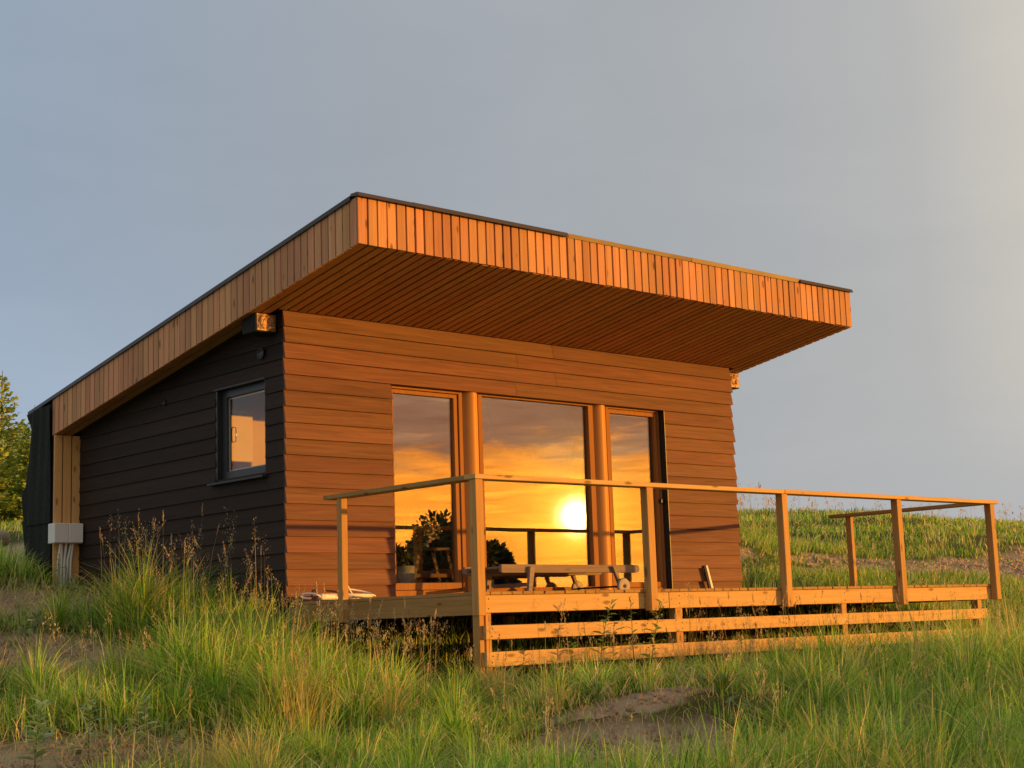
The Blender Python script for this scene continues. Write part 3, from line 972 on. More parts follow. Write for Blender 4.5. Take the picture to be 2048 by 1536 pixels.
ex = thing('extension_lead', 'white extension lead with a socket block coiled on the deck by the left railing', 'extension lead', (0.35, -0.25, 0))
sb_ = MB().box(0.185, 0.385, -0.29, -0.225, 0.014, 0.068).build('socket_block', 'white', ex, 0.012)
mb = MB()
for i in range(4):
    mb.lathe([(0.019, 0.068), (0.021, 0.071), (0.017, 0.071), (0.016, 0.0695)], (0.215 + i * 0.045, -0.257, 0.0), 16)
mb.build('socket', 'white', sb_)
pts = []
for i in range(60):
    a = i / 59
    pts.append((0.19 - 0.17 * math.sin(a * 2.6) * (1 - .3 * a) - .02 * a, -0.26 - 0.12 * math.sin(a * 6.0), 0.03 + 0.045 * math.sin(a * 3.1) ** 2))
cb = MB().tube(pts, 0.0095, 8)
pts = []
for i in range(140):
    a = i / 139
    th = a * 4.6 * math.pi
    pts.append((0.60 + (0.24 - 0.05 * a) * math.cos(th) * (1 if i > 20 else .75), -0.25 + 0.10 * math.sin(th), 0.012 + 0.018 * a * 3 + 0.016 * math.sin(th * 1.5) + (0.055 * max(0, math.sin(th * .52)) ** 3)))
cb.tube(pts, 0.0095, 8)
cb.tube([(0.385, -0.257, 0.04), (0.43, -0.257, 0.03), (0.47, -0.255, 0.075), (0.50, -0.25, 0.13), (0.515, -0.25, 0.138), (0.535, -0.25, 0.10), (0.58, -0.25, 0.04), (0.64, -0.25, 0.018)], 0.0095, 8)
cb.build('cable', 'white', ex, smooth=True)

st = thing('spirit_level', 'short pale metal spirit level standing against the brown wall at the right end', 'tool', (5.9, -0.07, 0))
MB().quad8([(5.905, -0.115, 0.001), (5.945, -0.115, 0.001), (5.945, -0.090, 0.001), (5.905, -0.090, 0.001), (5.868, -0.060, 0.345), (5.900, -0.060, 0.345), (5.900, -0.038, 0.345), (5.868, -0.038, 0.345)]).build('bar', 'white', st, 0.003)
MB().quad8([(5.860, -0.118, 0.001), (5.903, -0.118, 0.001), (5.903, -0.092, 0.001), (5.860, -0.092, 0.001), (5.832, -0.060, 0.340), (5.866, -0.060, 0.340), (5.866, -0.038, 0.340), (5.832, -0.038, 0.340)]).build('grip', 'rubber', st, 0.003)

eb = thing('electrical_box', 'grey-white electrical box with five pale conduits on the rear eave boards', 'electrical box', (-0.2, 4.2, 0.9))
bx_ = MB().box(-0.392, -0.04, 4.125, 4.283, 0.805, 1.03).build('enclosure', 'plastic', eb, 0.006)
MB().box(-0.39, -0.222, 4.114, 4.1245, 0.810, 1.026).build('lid', 'plastic', bx_, 0.004)
MB().box(-0.214, -0.044, 4.114, 4.1245, 0.810, 1.026).build('lid', 'plastic', bx_, 0.004)
for i, xb in enumerate((-0.292, -0.255, -0.218, -0.180, -0.142)):
    xt = (-0.275, -0.262, -0.205, -0.15, -0.125)[i]
    MB().tube([(xt, 4.21, 0.81), (xt, 4.21, 0.77), (xb, 4.22, 0.62), (xb, 4.225, 0.55), (xb + 0.004, 4.23, 0.1)], 0.0155, 10).build('conduit', 'pipe', eb, smooth=True)

# ------------------------------------------------------------------ seen through the glass
sl = thing('stool', 'wooden trestle stool standing inside behind the left glass door', 'stool', (2.42, 0.95, 0))
MB().box(2.20, 2.64, 0.80, 1.12, 0.545, 0.58).build('seat', 'stool_wood', sl, 0.004)
for (xa, xb, y) in ((2.23, 2.08, 0.83), (2.61, 2.76, 0.83), (2.23, 2.08, 1.08), (2.61, 2.76, 1.08)):
    MB().quad8([(xb - .02, y - .018, 0.001), (xb + .02, y - .018, 0.001), (xb + .02, y + .018, 0.001), (xb - .02, y + .018, 0.001), (xa - .02, y - .018, .544), (xa + .02, y - .018, .544), (xa + .02, y + .018, .544), (xa - .02, y + .018, .544)]).build('leg', 'stool_wood', sl)
MB().box(2.145, 2.70, 0.848, 0.872, 0.26, 0.30).build('stretcher', 'stool_wood', sl)


def leaf_cloud(c, r, n_, lw, ll, cols, seed, up=0.3):
    g = np.random.default_rng(seed)
    dv = g.normal(size=(n_, 3))
    dv /= np.linalg.norm(dv, axis=1)[:, None]
    pos = np.array(c) + dv * np.array(r) * (g.random((n_, 1)) ** 0.4)
    ax = dv * 0.7 + g.normal(size=(n_, 3)) * 0.5 + np.array([0, 0, up])
    ax /= np.linalg.norm(ax, axis=1)[:, None]
    sd2 = np.cross(ax, g.normal(size=(n_, 3)))
    sd2 /= np.linalg.norm(sd2, axis=1)[:, None]
    L = ll * (0.6 + 0.8 * g.random((n_, 1)))
    Wd = lw * (0.6 + 0.8 * g.random((n_, 1)))
    v = np.stack([pos, pos + ax * L * .5 + sd2 * Wd * .5, pos + ax * L, pos + ax * L * .5 - sd2 * Wd * .5], 1).reshape(-1, 3)
    q_ = np.arange(n_ * 4).reshape(-1, 4)
    ci = g.integers(0, len(cols), n_)
    cc = np.repeat(np.array(cols)[ci] * (0.8 + .4 * g.random((n_, 1))), 4, 0)
    return v, q_, cc


GR = [(0.03, 0.045, 0.012), (0.045, 0.06, 0.016), (0.02, 0.03, 0.01), (0.09, 0.10, 0.035)]
for (nm, lab, c, r, n_, lw, ll, pz, cols, sd_) in (
        ('potted_plant', 'leafy plant in a pale pot inside the left glass door, beside its left stile', (1.72, 0.42, 0.62), (0.22, 0.16, 0.24), 240, 0.05, 0.13, 0.36, GR, 71),
        ('potted_plant', 'tall thin-leaved plant inside at the left end of the middle pane', (2.98, 0.62, 0.52), (0.15, 0.14, 0.28), 260, 0.022, 0.10, 0.22, GR, 72),
        ('flower_bunch', 'small bunch of pale flowers standing on the wooden stool indoors', (2.42, 0.95, 0.78), (0.19, 0.14, 0.12), 220, 0.035, 0.045, 0.66, [(0.75, 0.66, 0.55), (0.7, 0.5, 0.42), (0.06, 0.09, 0.03), (0.08, 0.11, 0.03)], 73)):
    zb = 0.582 if nm == 'flower_bunch' else 0.001
    pp = thing(nm, lab, 'plant' if nm != 'flower_bunch' else 'flowers', (c[0], c[1], zb))
    rr = 0.045 if nm == 'flower_bunch' else 0.10
    MB().lathe([(rr * .7, zb), (rr * .8, zb + .01), (rr, pz), (rr * .92, pz), (rr * .85, pz - .02)], (c[0], c[1], 0), 20).build('pot', 'pot', pp, smooth=True)
    v_, q_, c_ = leaf_cloud(c, r, n_, lw, ll, cols, sd_)
    fast_mesh('foliage', v_, q_, c_, 'weed', pp)
    MB().tube([(c[0], c[1], pz - .02), (c[0] + .01, c[1], c[2])], 0.006).build('stem', 'bark', pp)

# ------------------------------------------------------------------ vegetation
def blades(x, y, h, w, lean, ang, col, z=None, rows=4):
    """curved leaf blades as ribbons"""
    n_ = len(x)
    if z is None:
        z = ground(x, y) - 0.02
    ts = np.array([0, 0.36, 0.72, 1.0]) if rows == 4 else np.array([0, 0.55, 1.0])
    ws = np.array([0.85, 1.0, 0.62, 0.06]) if rows == 4 else np.array([0.9, 0.9, 0.08])
    dxv, dyv = np.cos(ang), np.sin(ang)
    tw = ang + np.pi / 2 + rng.normal(0, 0.7, n_)
    wx, wy = np.cos(tw), np.sin(tw)
    V_ = np.empty((n_, len(ts), 2, 3), dtype=np.float32)
    for i, (tt_, wi) in enumerate(zip(ts, ws)):
        px = x + dxv * h * lean * tt_ ** 2
        py = y + dyv * h * lean * tt_ ** 2
        pz = z + h * (tt_ - 0.38 * lean * tt_ ** 2.2)
        for s, sg in ((0, -.5), (1, .5)):
            V_[:, i, s, 0] = px + wx * w * wi * sg
            V_[:, i, s, 1] = py + wy * w * wi * sg
            V_[:, i, s, 2] = pz
    nr = len(ts)
    b0 = (np.arange(n_) * nr * 2)[:, None, None]
    r0 = (np.arange(nr - 1) * 2)[None, :, None]
    Q_ = (b0 + r0 + np.array([0, 1, 3, 2])[None, None, :]).reshape(-1, 4)
    C_ = np.repeat(col.astype(np.float32), nr * 2, 0)
    return V_.reshape(-1, 3), Q_, C_


def join(parts):
    vs, qs, cs, o = [], [], [], 0
    for (v_, q_, c_) in parts:
        vs.append(v_)
        qs.append(q_ + o)
        cs.append(c_)
        o += len(v_)
    return np.concatenate(vs), np.concatenate(qs), np.concatenate(cs)


def under_deck(x, y):
    return (x > 0.03) & (x < 7.7) & (y > -2.66)


def blocked(x, y):
    house = (x > -0.38) & (x < 6.65) & (y > 0.02) & (y < 5.1)
    wall = (x > -0.06) & (x < 6.6) & (y > -0.02) & (y < 5.1)
    return np.where(y < 4.0, wall, house)


def tallness(x, y):
    """sward height in metres"""
    hgt = 0.26 + 0.22 * vnoise(x, y, 1.6, 81) - 0.06
    hgt = hgt + 0.30 * np.exp(-(((x + 0.75) / 0.8) ** 2 + ((y - 1.2) / 2.0) ** 2))          # thick growth along the black wall
    hgt = hgt + 0.30 * np.exp(-(((x + 1.6) / 0.9) ** 2 + ((y + 1.6) / 1.6) ** 2))
    hgt = hgt - 0.22 * np.exp(-(((x + 0.15) / 0.55) ** 2 + ((y + 2.0) / 1.1) ** 2))
    hgt = hgt - 0.12 * np.exp(-(((x - 0.4) / 1.5) ** 2 + ((y + 3.9) / 0.9) ** 2))
    hgt = hgt - 0.14 * smooth(-0.2, 0.6, x) * smooth(-4.2, -3.0, y) * smooth(-2.0, -2.7, y)
    hgt = hgt + 0.20 * smooth(0.8, 3.0, x) * smooth(-3.3, -4.6, y)
    hgt = hgt + 0.25 * np.exp(-(((x - 9.8) / 2.4) ** 2 + ((y - 6.0) / 1.8) ** 2))
    back = smooth(0.5, 3.0, y) * smooth(7.5, 9, x)
    hgt = hgt + 0.22 * (vnoise(x, y, 3.0, 83) - .45) * back
    hgt = hgt * (1 - 0.45 * back * (1 - np.exp(-(((x - 9.8) / 2.4) ** 2 + ((y - 6.0) / 1.8) ** 2))))
    return np.maximum(hgt * (1 - 0.72 * openness(x, y)), 0.06)


def openness(x, y):
    """thin, trampled growth round the bare patches"""
    g_ = 0
    for (cx, cy, rx, ry) in ((-4.2, -3.6, 1.5, 0.95), (-2.9, 0.2, 0.95, 1.1), (-1.3, 3.0, 0.9, 1.1), (-0.15, -4.85, 0.95, 0.55), (-0.9, -5.9, 0.8, 0.6), (12.3, 1.7, 2.6, 1.0), (16.6, 1.0, 2.6, 1.0)):
        g_ = np.maximum(g_, np.exp(-0.8 * (((x - cx) / rx) ** 2 + ((y - cy) / ry) ** 2) ** 1.5))
    return g_


PAL = np.array([(0.15, 0.29, 0.028), (0.215, 0.355, 0.036), (0.29, 0.395, 0.05), (0.075, 0.165, 0.022), (0.46, 0.39, 0.13), (0.58, 0.46, 0.22)])


def tint(x, y, dryness):
    n_ = len(x)
    d0 = np.clip(dryness + (vnoise(x, y, 0.9, 91) - 0.5) * 0.7 + (vnoise(x, y, 3.5, 93) - .5) * .5, 0, 1)
    u = rng.random(n_)
    k_ = np.where(u < 0.14 + 0.60 * np.clip(d0 - 0.35, 0, 1), 4 + (rng.random(n_) < 0.4), rng.integers(0, 4, n_))
    c = PAL[k_]
    lush = (vnoise(x, y, 2.2, 95)[:, None] - 0.5)
    return c * (1 + 0.6 * lush) * (0.65 + 0.6 * rng.random((n_, 1)))


CX, CY = -8.041, -12.2045


def scatter(n_, d0, d1, a0, a1):
    """points by distance and bearing from the path where the slope is seen"""
    dd = np.sqrt(rng.random(n_) * (d1 ** 2 - d0 ** 2) + d0 ** 2)
    aa = np.radians(a0 + (a1 - a0) * rng.random(n_))
    return CX + dd * np.sin(aa), CY + dd * np.cos(aa), dd


def sward(n_, d0, d1, a0, a1, wmin, hs=1.0, rows=4, dry=0.35):
    x, y, dd = scatter(n_, d0, d1, a0, a1)
    D_ = dirt(x, y)
    clump = vnoise(x, y, 0.35, 101)
    keep = (rng.random(n_) < (1 - 0.80 * D_) * (1 - 0.55 * openness(x, y)) * (0.35 + 1.0 * clump)) & ~blocked(x, y) & ~(under_deck(x, y) & (rng.random(n_) > 0.25))
    x, y, dd, D_, clump = x[keep], y[keep], dd[keep], D_[keep], clump[keep]
    n_ = len(x)
    lean = np.where(rng.random(n_) < 0.22, 0.8 + 0.7 * rng.random(n_), np.abs(rng.normal(0.35, 0.28, n_)))
    h = tallness(x, y) * hs * (0.45 + 0.75 * rng.random(n_)) * (0.75 + 0.5 * clump) * (1 - 0.6 * D_)
    h = np.where(lean > .79, h * 1.35, h)
    h = np.where(under_deck(x, y), np.minimum(h, 0.22), h)
    w = np.maximum(0.004 + 0.007 * rng.random(n_) ** 2, wmin * dd / 14.0)
    ang = vnoise(x, y, 1.2, 105) * 9 + rng.normal(0, 1.0, n_)
    return blades(x, y, h, w, lean, ang, tint(x, y, dry + 0.3 * D_), rows=rows)




def tussocks(k0, d0, d1, a0, a1):
    """clumps of long arching blades springing from one root"""
    cx_, cy_, dd = scatter(k0, d0, d1, a0, a1)
    k_ = ~blocked(cx_, cy_) & ~under_deck(cx_, cy_) & (dirt(cx_, cy_) < 0.5) & (rng.random(k0) < (0.25 + vnoise(cx_, cy_, 1.5, 131)) * (1 - 1.1 * openness(cx_, cy_)))
    cx_, cy_, dd = cx_[k_], cy_[k_], dd[k_]
    nbl = rng.integers(50, 130, len(cx_))
    ix = np.repeat(np.arange(len(cx_)), nbl)
    n_ = len(ix)
    r_ = (0.03 + 0.09 * rng.random(len(cx_)))[ix]
    th = rng.random(n_) * 6.28
    x = cx_[ix] + np.cos(th) * r_ * np.sqrt(rng.random(n_))
    y = cy_[ix] + np.sin(th) * r_ * np.sqrt(rng.random(n_))
    k_ = ~blocked(x, y) & ~under_deck(x, y)
    x, y, th, ix = x[k_], y[k_], th[k_], ix[k_]
    n_ = len(x)
    h = (tallness(x, y) + 0.10) * (0.8 + 0.5 * rng.random(len(cx_)))[ix] * (0.6 + 0.6 * rng.random(n_))
    lean = np.abs(rng.normal(0.55, 0.35, n_))
    wind = rng.normal(0, 1.2, len(cx_))[ix]
    w = np.maximum(0.005 + 0.006 * rng.random(n_), 0.0092 * dd[ix] / 14)
    dryc = (rng.random(len(cx_)) < 0.18)[ix]
    c = tint(x, y, 0.3) * (0.75 + 0.55 * rng.random(len(cx_)))[ix][:, None]
    c = np.where(dryc[:, None], c * 0.35 + np.array([(0.40, 0.31, 0.12)]) * 0.65, c)
    return blades(x, y, h, w, lean, th + 0.4 * wind + rng.normal(0, .4, n_), c)


near = join([sward(92000, 5.0, 12.5, 8, 78, 0.0092), sward(100000, 12.5, 19, 4, 80, 0.0092), tussocks(760, 6.5, 12.5, 12, 70), tussocks(700, 12.5, 19, 10, 72)])
tag(fast_mesh('meadow_grass', *near, mat='leaf'), 'long green meadow grass growing all round the deck and cabin', 'grass', kind='stuff')
far = join([sward(120000, 19, 29, 8, 76, 0.0075, 1.0, 4, 0.4), sward(170000, 29, 62, 10, 76, 0.0085, 1.15, 3, 0.4)])
tag(fast_mesh('field_grass', *far, mat='leaf'), 'shorter hillside grass of the field behind the cabin', 'grass', kind='stuff')


# fallen straw and cut stems lying about
x, y, dd = scatter(22000, 7, 20, 14, 66)
D_ = dirt(x, y)
k_ = ~blocked(x, y) & ~under_deck(x, y) & (rng.random(len(x)) < 0.2 + 0.5 * (vnoise(x, y, 1.1, 111) > .5) + 0.8 * D_)
x, y = x[k_], y[k_]
n_ = len(x)
st_ = blades(x, y, 0.10 + 0.35 * rng.random(n_), 0.005 + 0 * x, 1.5 + 0.5 * rng.random(n_), rng.random(n_) * 6.28, np.array([(0.42, 0.33, 0.17)]) * (0.6 + 0.6 * rng.random((n_, 1))), z=ground(x, y) + 0.1 * (1 - dirt(x, y)) + .01)
tag(fast_mesh('dry_straw', *st_, mat='leaf'), 'dry straw-coloured stems lying among the green grass', 'straw', kind='stuff')


# flowering stalks with open panicles or narrow spikes
def stalks(x, y, h, spike, sc=1.0, z=None):
    n_ = len(x)
    z = ground(x, y) - 0.02
    ang = rng.random(n_) * 6.28
    lean = np.abs(rng.normal(0.14, 0.10, n_))
    c0 = np.where(rng.random((n_, 1)) < 0.55, np.array([(0.19, 0.19, 0.06)]), np.array([(0.36, 0.28, 0.14)])) * (0.7 + 0.5 * rng.random((n_, 1)))
    out = [blades(x, y, h, 0.0042 * sc + 0 * x, lean, ang, c0, z=z)]
    ms = 30
    for (sel, t0, spread, ln, wd) in ((~spike, 0.74, 0.055, 0.016, 0.0052), (spike, 0.86, 0.005, 0.014, 0.006)):
        xs, ys, zs, hs_, ls, as_, cs = x[sel], y[sel], z[sel], h[sel], lean[sel], ang[sel], c0[sel]
        k0 = len(xs)
        if not k0:
            continue
        tt_ = t0 + (1.0 - t0) * rng.random((k0, ms))
        sp = spread * sc * np.clip((1.04 - tt_) / (1 - t0), 0.1, 1) * (0.3 + 0.9 * rng.random((k0, ms)))
        a2 = rng.random((k0, ms)) * 6.28
        side = np.round(rng.random((k0, ms)) * 4) / 4
        tt_ = tt_ * .5 + (t0 + (1 - t0) * side) * .5
        px = (xs[:, None] + np.cos(as_)[:, None] * (hs_ * ls)[:, None] * tt_ ** 2 + np.cos(a2) * sp).ravel()
        py = (ys[:, None] + np.sin(as_)[:, None] * (hs_ * ls)[:, None] * tt_ ** 2 + np.sin(a2) * sp).ravel()
        pz = (zs[:, None] + hs_[:, None] * (tt_ - 0.38 * ls[:, None] * tt_ ** 2.2) - sp * 0.2).ravel()
        nn = k0 * ms
        sc_c = np.repeat(np.where(rng.random((k0, 1)) < 0.5, np.array([(0.30, 0.22, 0.12)]), np.array([(0.42, 0.34, 0.17)])), ms, 0) * (0.7 + 0.6 * rng.random((nn, 1)))
        out.append(blades(px, py, ln * sc * (0.7 + 0.7 * rng.random(nn)), wd * sc * (0.7 + .6 * rng.random(nn)), np.abs(rng.normal(0.5, .3, nn)), a2.ravel(), sc_c, z=pz, rows=3))
    return join(out)


def region(n_, x0, x1, y0, y1):
    return x0 + (x1 - x0) * rng.random(n_), y0 + (y1 - y0) * rng.random(n_)


xs, ys, hs_ = [], [], []
for (n_, x0, x1, y0, y1, ha, hb) in ((110, -1.3, -0.12, -0.4, 2.6, 0.75, 1.25), (110, -1.5, 0.0, -2.6, -0.2, 0.55, 0.95), (40, -0.6, 0.0, -2.9, -0.8, 0.6, 0.9), (80, -3.6, -1.0, -4.2, -0.2, 0.45, 0.8), (50, 0.3, 7.2, -3.6, -2.86, 0.45, 0.95),
                                     (130, 0.0, 9.5, -7.5, -3.4, 0.4, 0.8), (60, 2.0, 9.0, -3.9, -2.9, 0.5, 0.9), (70, -2.8, 0.5, -6.5, -3.4, 0.35, 0.7)):
    a, b_ = region(n_, x0, x1, y0, y1)
    xs.append(a)
    ys.append(b_)
    hs_.append(ha + (hb - ha) * rng.random(n_))
x, y, h = np.concatenate(xs), np.concatenate(ys), np.concatenate(hs_)
k_ = ~blocked(x, y) & ~under_deck(x, y) & (dirt(x, y) < 0.5)
x, y, h = x[k_], y[k_], h[k_]
tag(fast_mesh('seed_grass', *stalks(x, y, h, rng.random(len(x)) < 0.4), mat='leaf'), 'tall flowering grass stalks standing above the meadow by the walls', 'grass', kind='stuff')
a, b_ = region(330, 7.4, 13.0, 3.6, 8.5)
a2, b2 = region(520, 18, 46, 4, 26)
a3, b3 = region(160, 14.5, 20, -0.2, 3.0)
x, y = np.concatenate([a, a2, a3]), np.concatenate([b_, b2, b3])
h = np.concatenate([0.7 + 0.45 * rng.random(330), 0.40 + 0.35 * rng.random(520), 0.5 + 0.5 * rng.random(160)])
k_ = dirt(x, y) < 0.4
tag(fast_mesh('skyline_grass', *stalks(x[k_], y[k_], h[k_], rng.random(k_.sum()) < 0.5, 1.6), mat='leaf'), 'flowering grass standing against the sky on the bank and ridge', 'grass', kind='stuff')

# low broad-leaved ground cover on the bare patches
x, y, dd = scatter(26000, 7, 24, 14, 68)
m_ = (vnoise(x, y, 0.9, 121) > 0.60) & ~blocked(x, y) & ~under_deck(x, y)
x, y = x[m_], y[m_]
n_ = len(x)
cv_ = blades(x, y, 0.05 + 0.09 * rng.random(n_), 0.022 + 0.02 * rng.random(n_), 0.9 + 0.6 * rng.random(n_), rng.random(n_) * 6.28, np.array([(0.10, 0.15, 0.045)]) * (0.7 + 0.6 * rng.random((n_, 1))), z=ground(x, y) + 0.10 * rng.random(n_), rows=3)
tag(fast_mesh('ground_cover', *cv_, mat='weed'), 'low broad-leaved ground cover between the grass tufts', 'ground cover', kind='stuff')


# ------------------------------------------------------------------ single weeds
def weed(label, x, y, h, n_leaf, ll, lw, col, seed, cat='weed', name='leafy_weed', group=None):
    g = np.random.default_rng(seed)
    z = float(ground(x, y))
    root = thing(name, label, cat, (x, y, z), group)
    bend = g.normal(0, 0.10, 2)
    pt_ = lambda s: np.array([x + bend[0] * h * s * s, y + bend[1] * h * s * s, z - 0.02 + h * s])
    sm = MB()
    ns_ = max(1, int(h * 4))
    sm.tube([pt_(s) for s in np.linspace(0, 1, 7)], [0.006 - 0.0045 * s for s in np.linspace(0, 1, 7)], 6)
    V_, Q_, C_ = [], [], []
    for i in range(n_leaf):
        s = 0.12 + 0.88 * (i / n_leaf) ** 0.8
        p0 = pt_(s)
        a = i * 2.4 + g.normal(0, 0.3)
        L = ll * (1.15 - 0.75 * s) * (0.7 + 0.6 * g.random())
        up = 0.55 - 0.3 * g.random() + 0.4 * (s > .85)
        dr = np.array([math.cos(a), math.sin(a), up])
        sd2 = np.array([-math.sin(a), math.cos(a), 0]) + g.normal(0, 0.25, 3)
        pts_ = [p0, p0 + dr * L * .35, p0 + dr * L * .7 - np.array([0, 0, L * .10]), p0 + dr * L - np.array([0, 0, L * .30])]
        o = len(V_)
        for p_, wf in zip(pts_, (0.25, 1.0, 0.8, 0.05)):
            V_ += [p_ - sd2 * lw * wf * L * .5, p_ + np.array([0, 0, -0.12 * lw * L * wf]), p_ + sd2 * lw * wf * L * .5]
        for r_ in range(3):
            b0 = o + r_ * 3
            Q_ += [(b0, b0 + 1, b0 + 4, b0 + 3), (b0 + 1, b0 + 2, b0 + 5, b0 + 4)]
        C_ += [np.array(col) * (0.75 + 0.5 * g.random())] * 12
    fast_mesh('leaves', np.array(V_), np.array(Q_), np.array(C_), 'weed', root)
    sm.build('stem', 'weedstem', root)
    return root


M['weedstem'] = plain('weed_stem', (0.11, 0.13, 0.04), 0.6)
G1, G2, G3 = (0.17, 0.27, 0.07), (0.22, 0.30, 0.08), (0.17, 0.27, 0.12)
weed('bushy dark weed rising before the deck beam below the lounger\'s middle', 1.08, -3.02, 0.68, 30, 0.16, 0.30, G1, 201)
weed('dark leafy weed in front of the deck beam just left of the second front post', 1.72, -3.0, 0.70, 28, 0.15, 0.28, G1, 202)
weed('slim weed reaching the deck edge left of the bushiest weed by the second post', 1.47, -3.04, 0.74, 18, 0.12, 0.22, G2, 203)
weed('low leafy weed under the lowest skirting board near the left ground posts', 0.72, -3.05, 0.36, 22, 0.14, 0.32, G1, 204)
weed('spreading weed against the lower skirting board right of the middle ground post', 2.95, -3.05, 0.45, 26, 0.15, 0.30, G2, 205)
weed('upright thin weed on the bare sandy patch at the far left', -2.18, 0.86, 0.34, 14, 0.10, 0.35, G3, 206)
weed('dark weed clump in the bottom left corner of the meadow', -3.95, -3.25, 0.40, 44, 0.17, 0.34, G3, 207)
weed('tall-stemmed dark weed beside the bottom left clump', -3.62, -3.28, 0.46, 34, 0.13, 0.30, G3, 208)
weed('rightmost of the dark weeds on the bottom left bare soil', -3.25, -3.30, 0.36, 24, 0.13, 0.30, G3, 209)
weed('dark weed with narrow leaves in the front right grass below the skirting', 0.78, -5.7, 0.42, 26, 0.12, 0.22, G1, 210)
weed('broad weed on the right edge of the dirt track beyond the deck', 16.6, 0.9, 0.75, 40, 0.30, 0.36, G3, 211)
weed('leafy weed growing at the foot of the electrical conduits', -0.52, 3.75, 0.45, 26, 0.13, 0.28, G2, 212)
weed('small weed on the bare spoil heap left of the deck\'s front corner', -0.9, -4.0, 0.30, 20, 0.12, 0.30, G1, 213)


# the bleached tuft in the foreground and the rusty tuft at the left
def tuft(name, label, cx, cy, r, n_, ha, hb, col, lean, heads):
    root = thing(name, label, 'grass tuft', (cx, cy, float(ground(cx, cy))))
    x, y = rng.normal(cx, r, n_), rng.normal(cy, r, n_)
    h = ha + (hb - ha) * rng.random(n_)
    c = np.array([col]) * (0.65 + 0.7 * rng.random((n_, 1)))
    a_ = np.arctan2(y - cy, x - cx) + rng.normal(0, .5, n_)
    fast_mesh('blades', *blades(x, y, h, 0.0055 + 0 * x, np.abs(rng.normal(lean, .2, n_)), a_, c), mat='leaf', parent=root)
    if heads:
        x, y = rng.normal(cx, r, heads), rng.normal(cy, r, heads)
        fast_mesh('seed_heads', *stalks(x, y, hb * (0.9 + 0.6 * rng.random(heads)), np.ones(heads, dtype=bool), 1.0), mat='leaf', parent=root)
    return root


tuft('grass_tuft', 'tall bleached yellow grass tuft with long seed heads in the foreground', -2.25, -3.55, 0.09, 110, 0.25, 0.62, (0.40, 0.33, 0.09), 0.18, 16)
tuft('grass_tuft', 'rusty orange-brown grass tuft on the bare soil at the left', -2.95, -1.95, 0.12, 300, 0.12, 0.30, (0.36, 0.20, 0.07), 0.8, 0)


# ------------------------------------------------------------------ spruces
def spruce_mesh(seed, h, gold):
    g = np.random.default_rng(seed)
    P_, A_, L_, Wd_, C_ = [], [], [], [], []
    nwh = int(26)
    for i in range(nwh):
        s = (i + g.random() * .6) / nwh
        zc = h * (0.04 + 0.95 * s)
        R_ = h * 0.27 * (1 - s) ** 0.8 * (0.8 + .4 * g.random()) + 0.05 * h * (1 - s) + 0.02
        nb2 = int(5 + 6 * (1 - s))
        a0 = g.random() * 6.28
        for j in range(nb2):
            a = a0 + j * 6.28 / nb2 + g.normal(0, 0.25)
            Rb = R_ * (0.65 + 0.5 * g.random())
            k0 = max(6, int(52 * Rb / (0.3 * h)))
            u = g.random(k0) ** 0.75
            up = 0.30 - 0.75 * (1 - s)
            px = np.cos(a) * Rb * u
            py = np.sin(a) * Rb * u
            pz = zc + Rb * (up * u * .6 + 0.28 * u ** 3) + g.normal(0, 0.012 * h, k0) * .5
            sg = np.sign(g.random(k0) - .5)
            ta = a + sg * (0.5 + 0.5 * g.random(k0))
            P_.append(np.stack([px, py, pz], 1))
            A_.append(np.stack([np.cos(ta), np.sin(ta), 0.18 + g.normal(0, .28, k0)], 1))
            L_.append(h * (0.028 + 0.036 * (1 - u) + 0.012 * g.random(k0)) * (0.6 + .6 * (1 - s)))
            Wd_.append(h * 0.0085 * (0.7 + .6 * g.random(k0)))
            c = np.where(g.random((k0, 1)) < gold, np.array([(0.29, 0.34, 0.06)]), np.array([(0.14, 0.22, 0.05)]))
            c = c * (0.7 + .6 * g.random((k0, 1))) * (0.85 + 0.3 * u[:, None])
            C_.append(c)
    P_, A_, C_ = np.concatenate(P_), np.concatenate(A_), np.concatenate(C_)
    L_, Wd_ = np.concatenate(L_)[:, None], np.concatenate(Wd_)[:, None]
    A_ /= np.linalg.norm(A_, axis=1)[:, None]
    sd2 = np.cross(A_, g.normal(size=A_.shape))
    sd2 /= np.linalg.norm(sd2, axis=1)[:, None]
    V_ = np.stack([P_ - sd2 * Wd_ * .4, P_ + A_ * L_ * .5 - sd2 * Wd_, P_ + A_ * L_, P_ + A_ * L_ * .4 + sd2 * Wd_], 1).reshape(-1, 3)
    return V_, np.arange(len(V_)).reshape(-1, 4), np.repeat(C_, 4, 0)


protos = []
for (sd_, gold) in ((301, 0.45), (302, 0.6), (303, 0.3)):
    v_, q_, c_ = spruce_mesh(sd_, 4.0, gold)
    t_ = thing('spruce_tree', 'spruce', 'tree', (0, 0, 0), None)
    fast_mesh('crown', v_, q_, c_, 'needle', t_)
    MB().tube([(0, 0, -0.4), (0.01, 0, 1.3), (0, 0.01, 2.8), (0, 0, 4.12)], [0.07, 0.05, 0.028, 0.006], 8).build('trunk', 'bark', t_, smooth=True)
    protos.append(t_)
used = set()


def plant_spruce(k_, x, y, h, rz, label, group):
    src = protos[k_]
    if k_ not in used:
        used.add(k_)
        o = src
    else:
        o = src.copy()
        COL.objects.link(o)
        for ch in src.children:
            c_ = ch.copy()
            COL.objects.link(c_)
            c_.parent = o
    o.location = (x, y, float(ground(x, y)) - 0.15)
    o.rotation_euler = (0, 0, rz)
    s_ = h / 4.0
    o.scale = (s_, s_, s_)
    o['label'] = label
    o['group'] = group


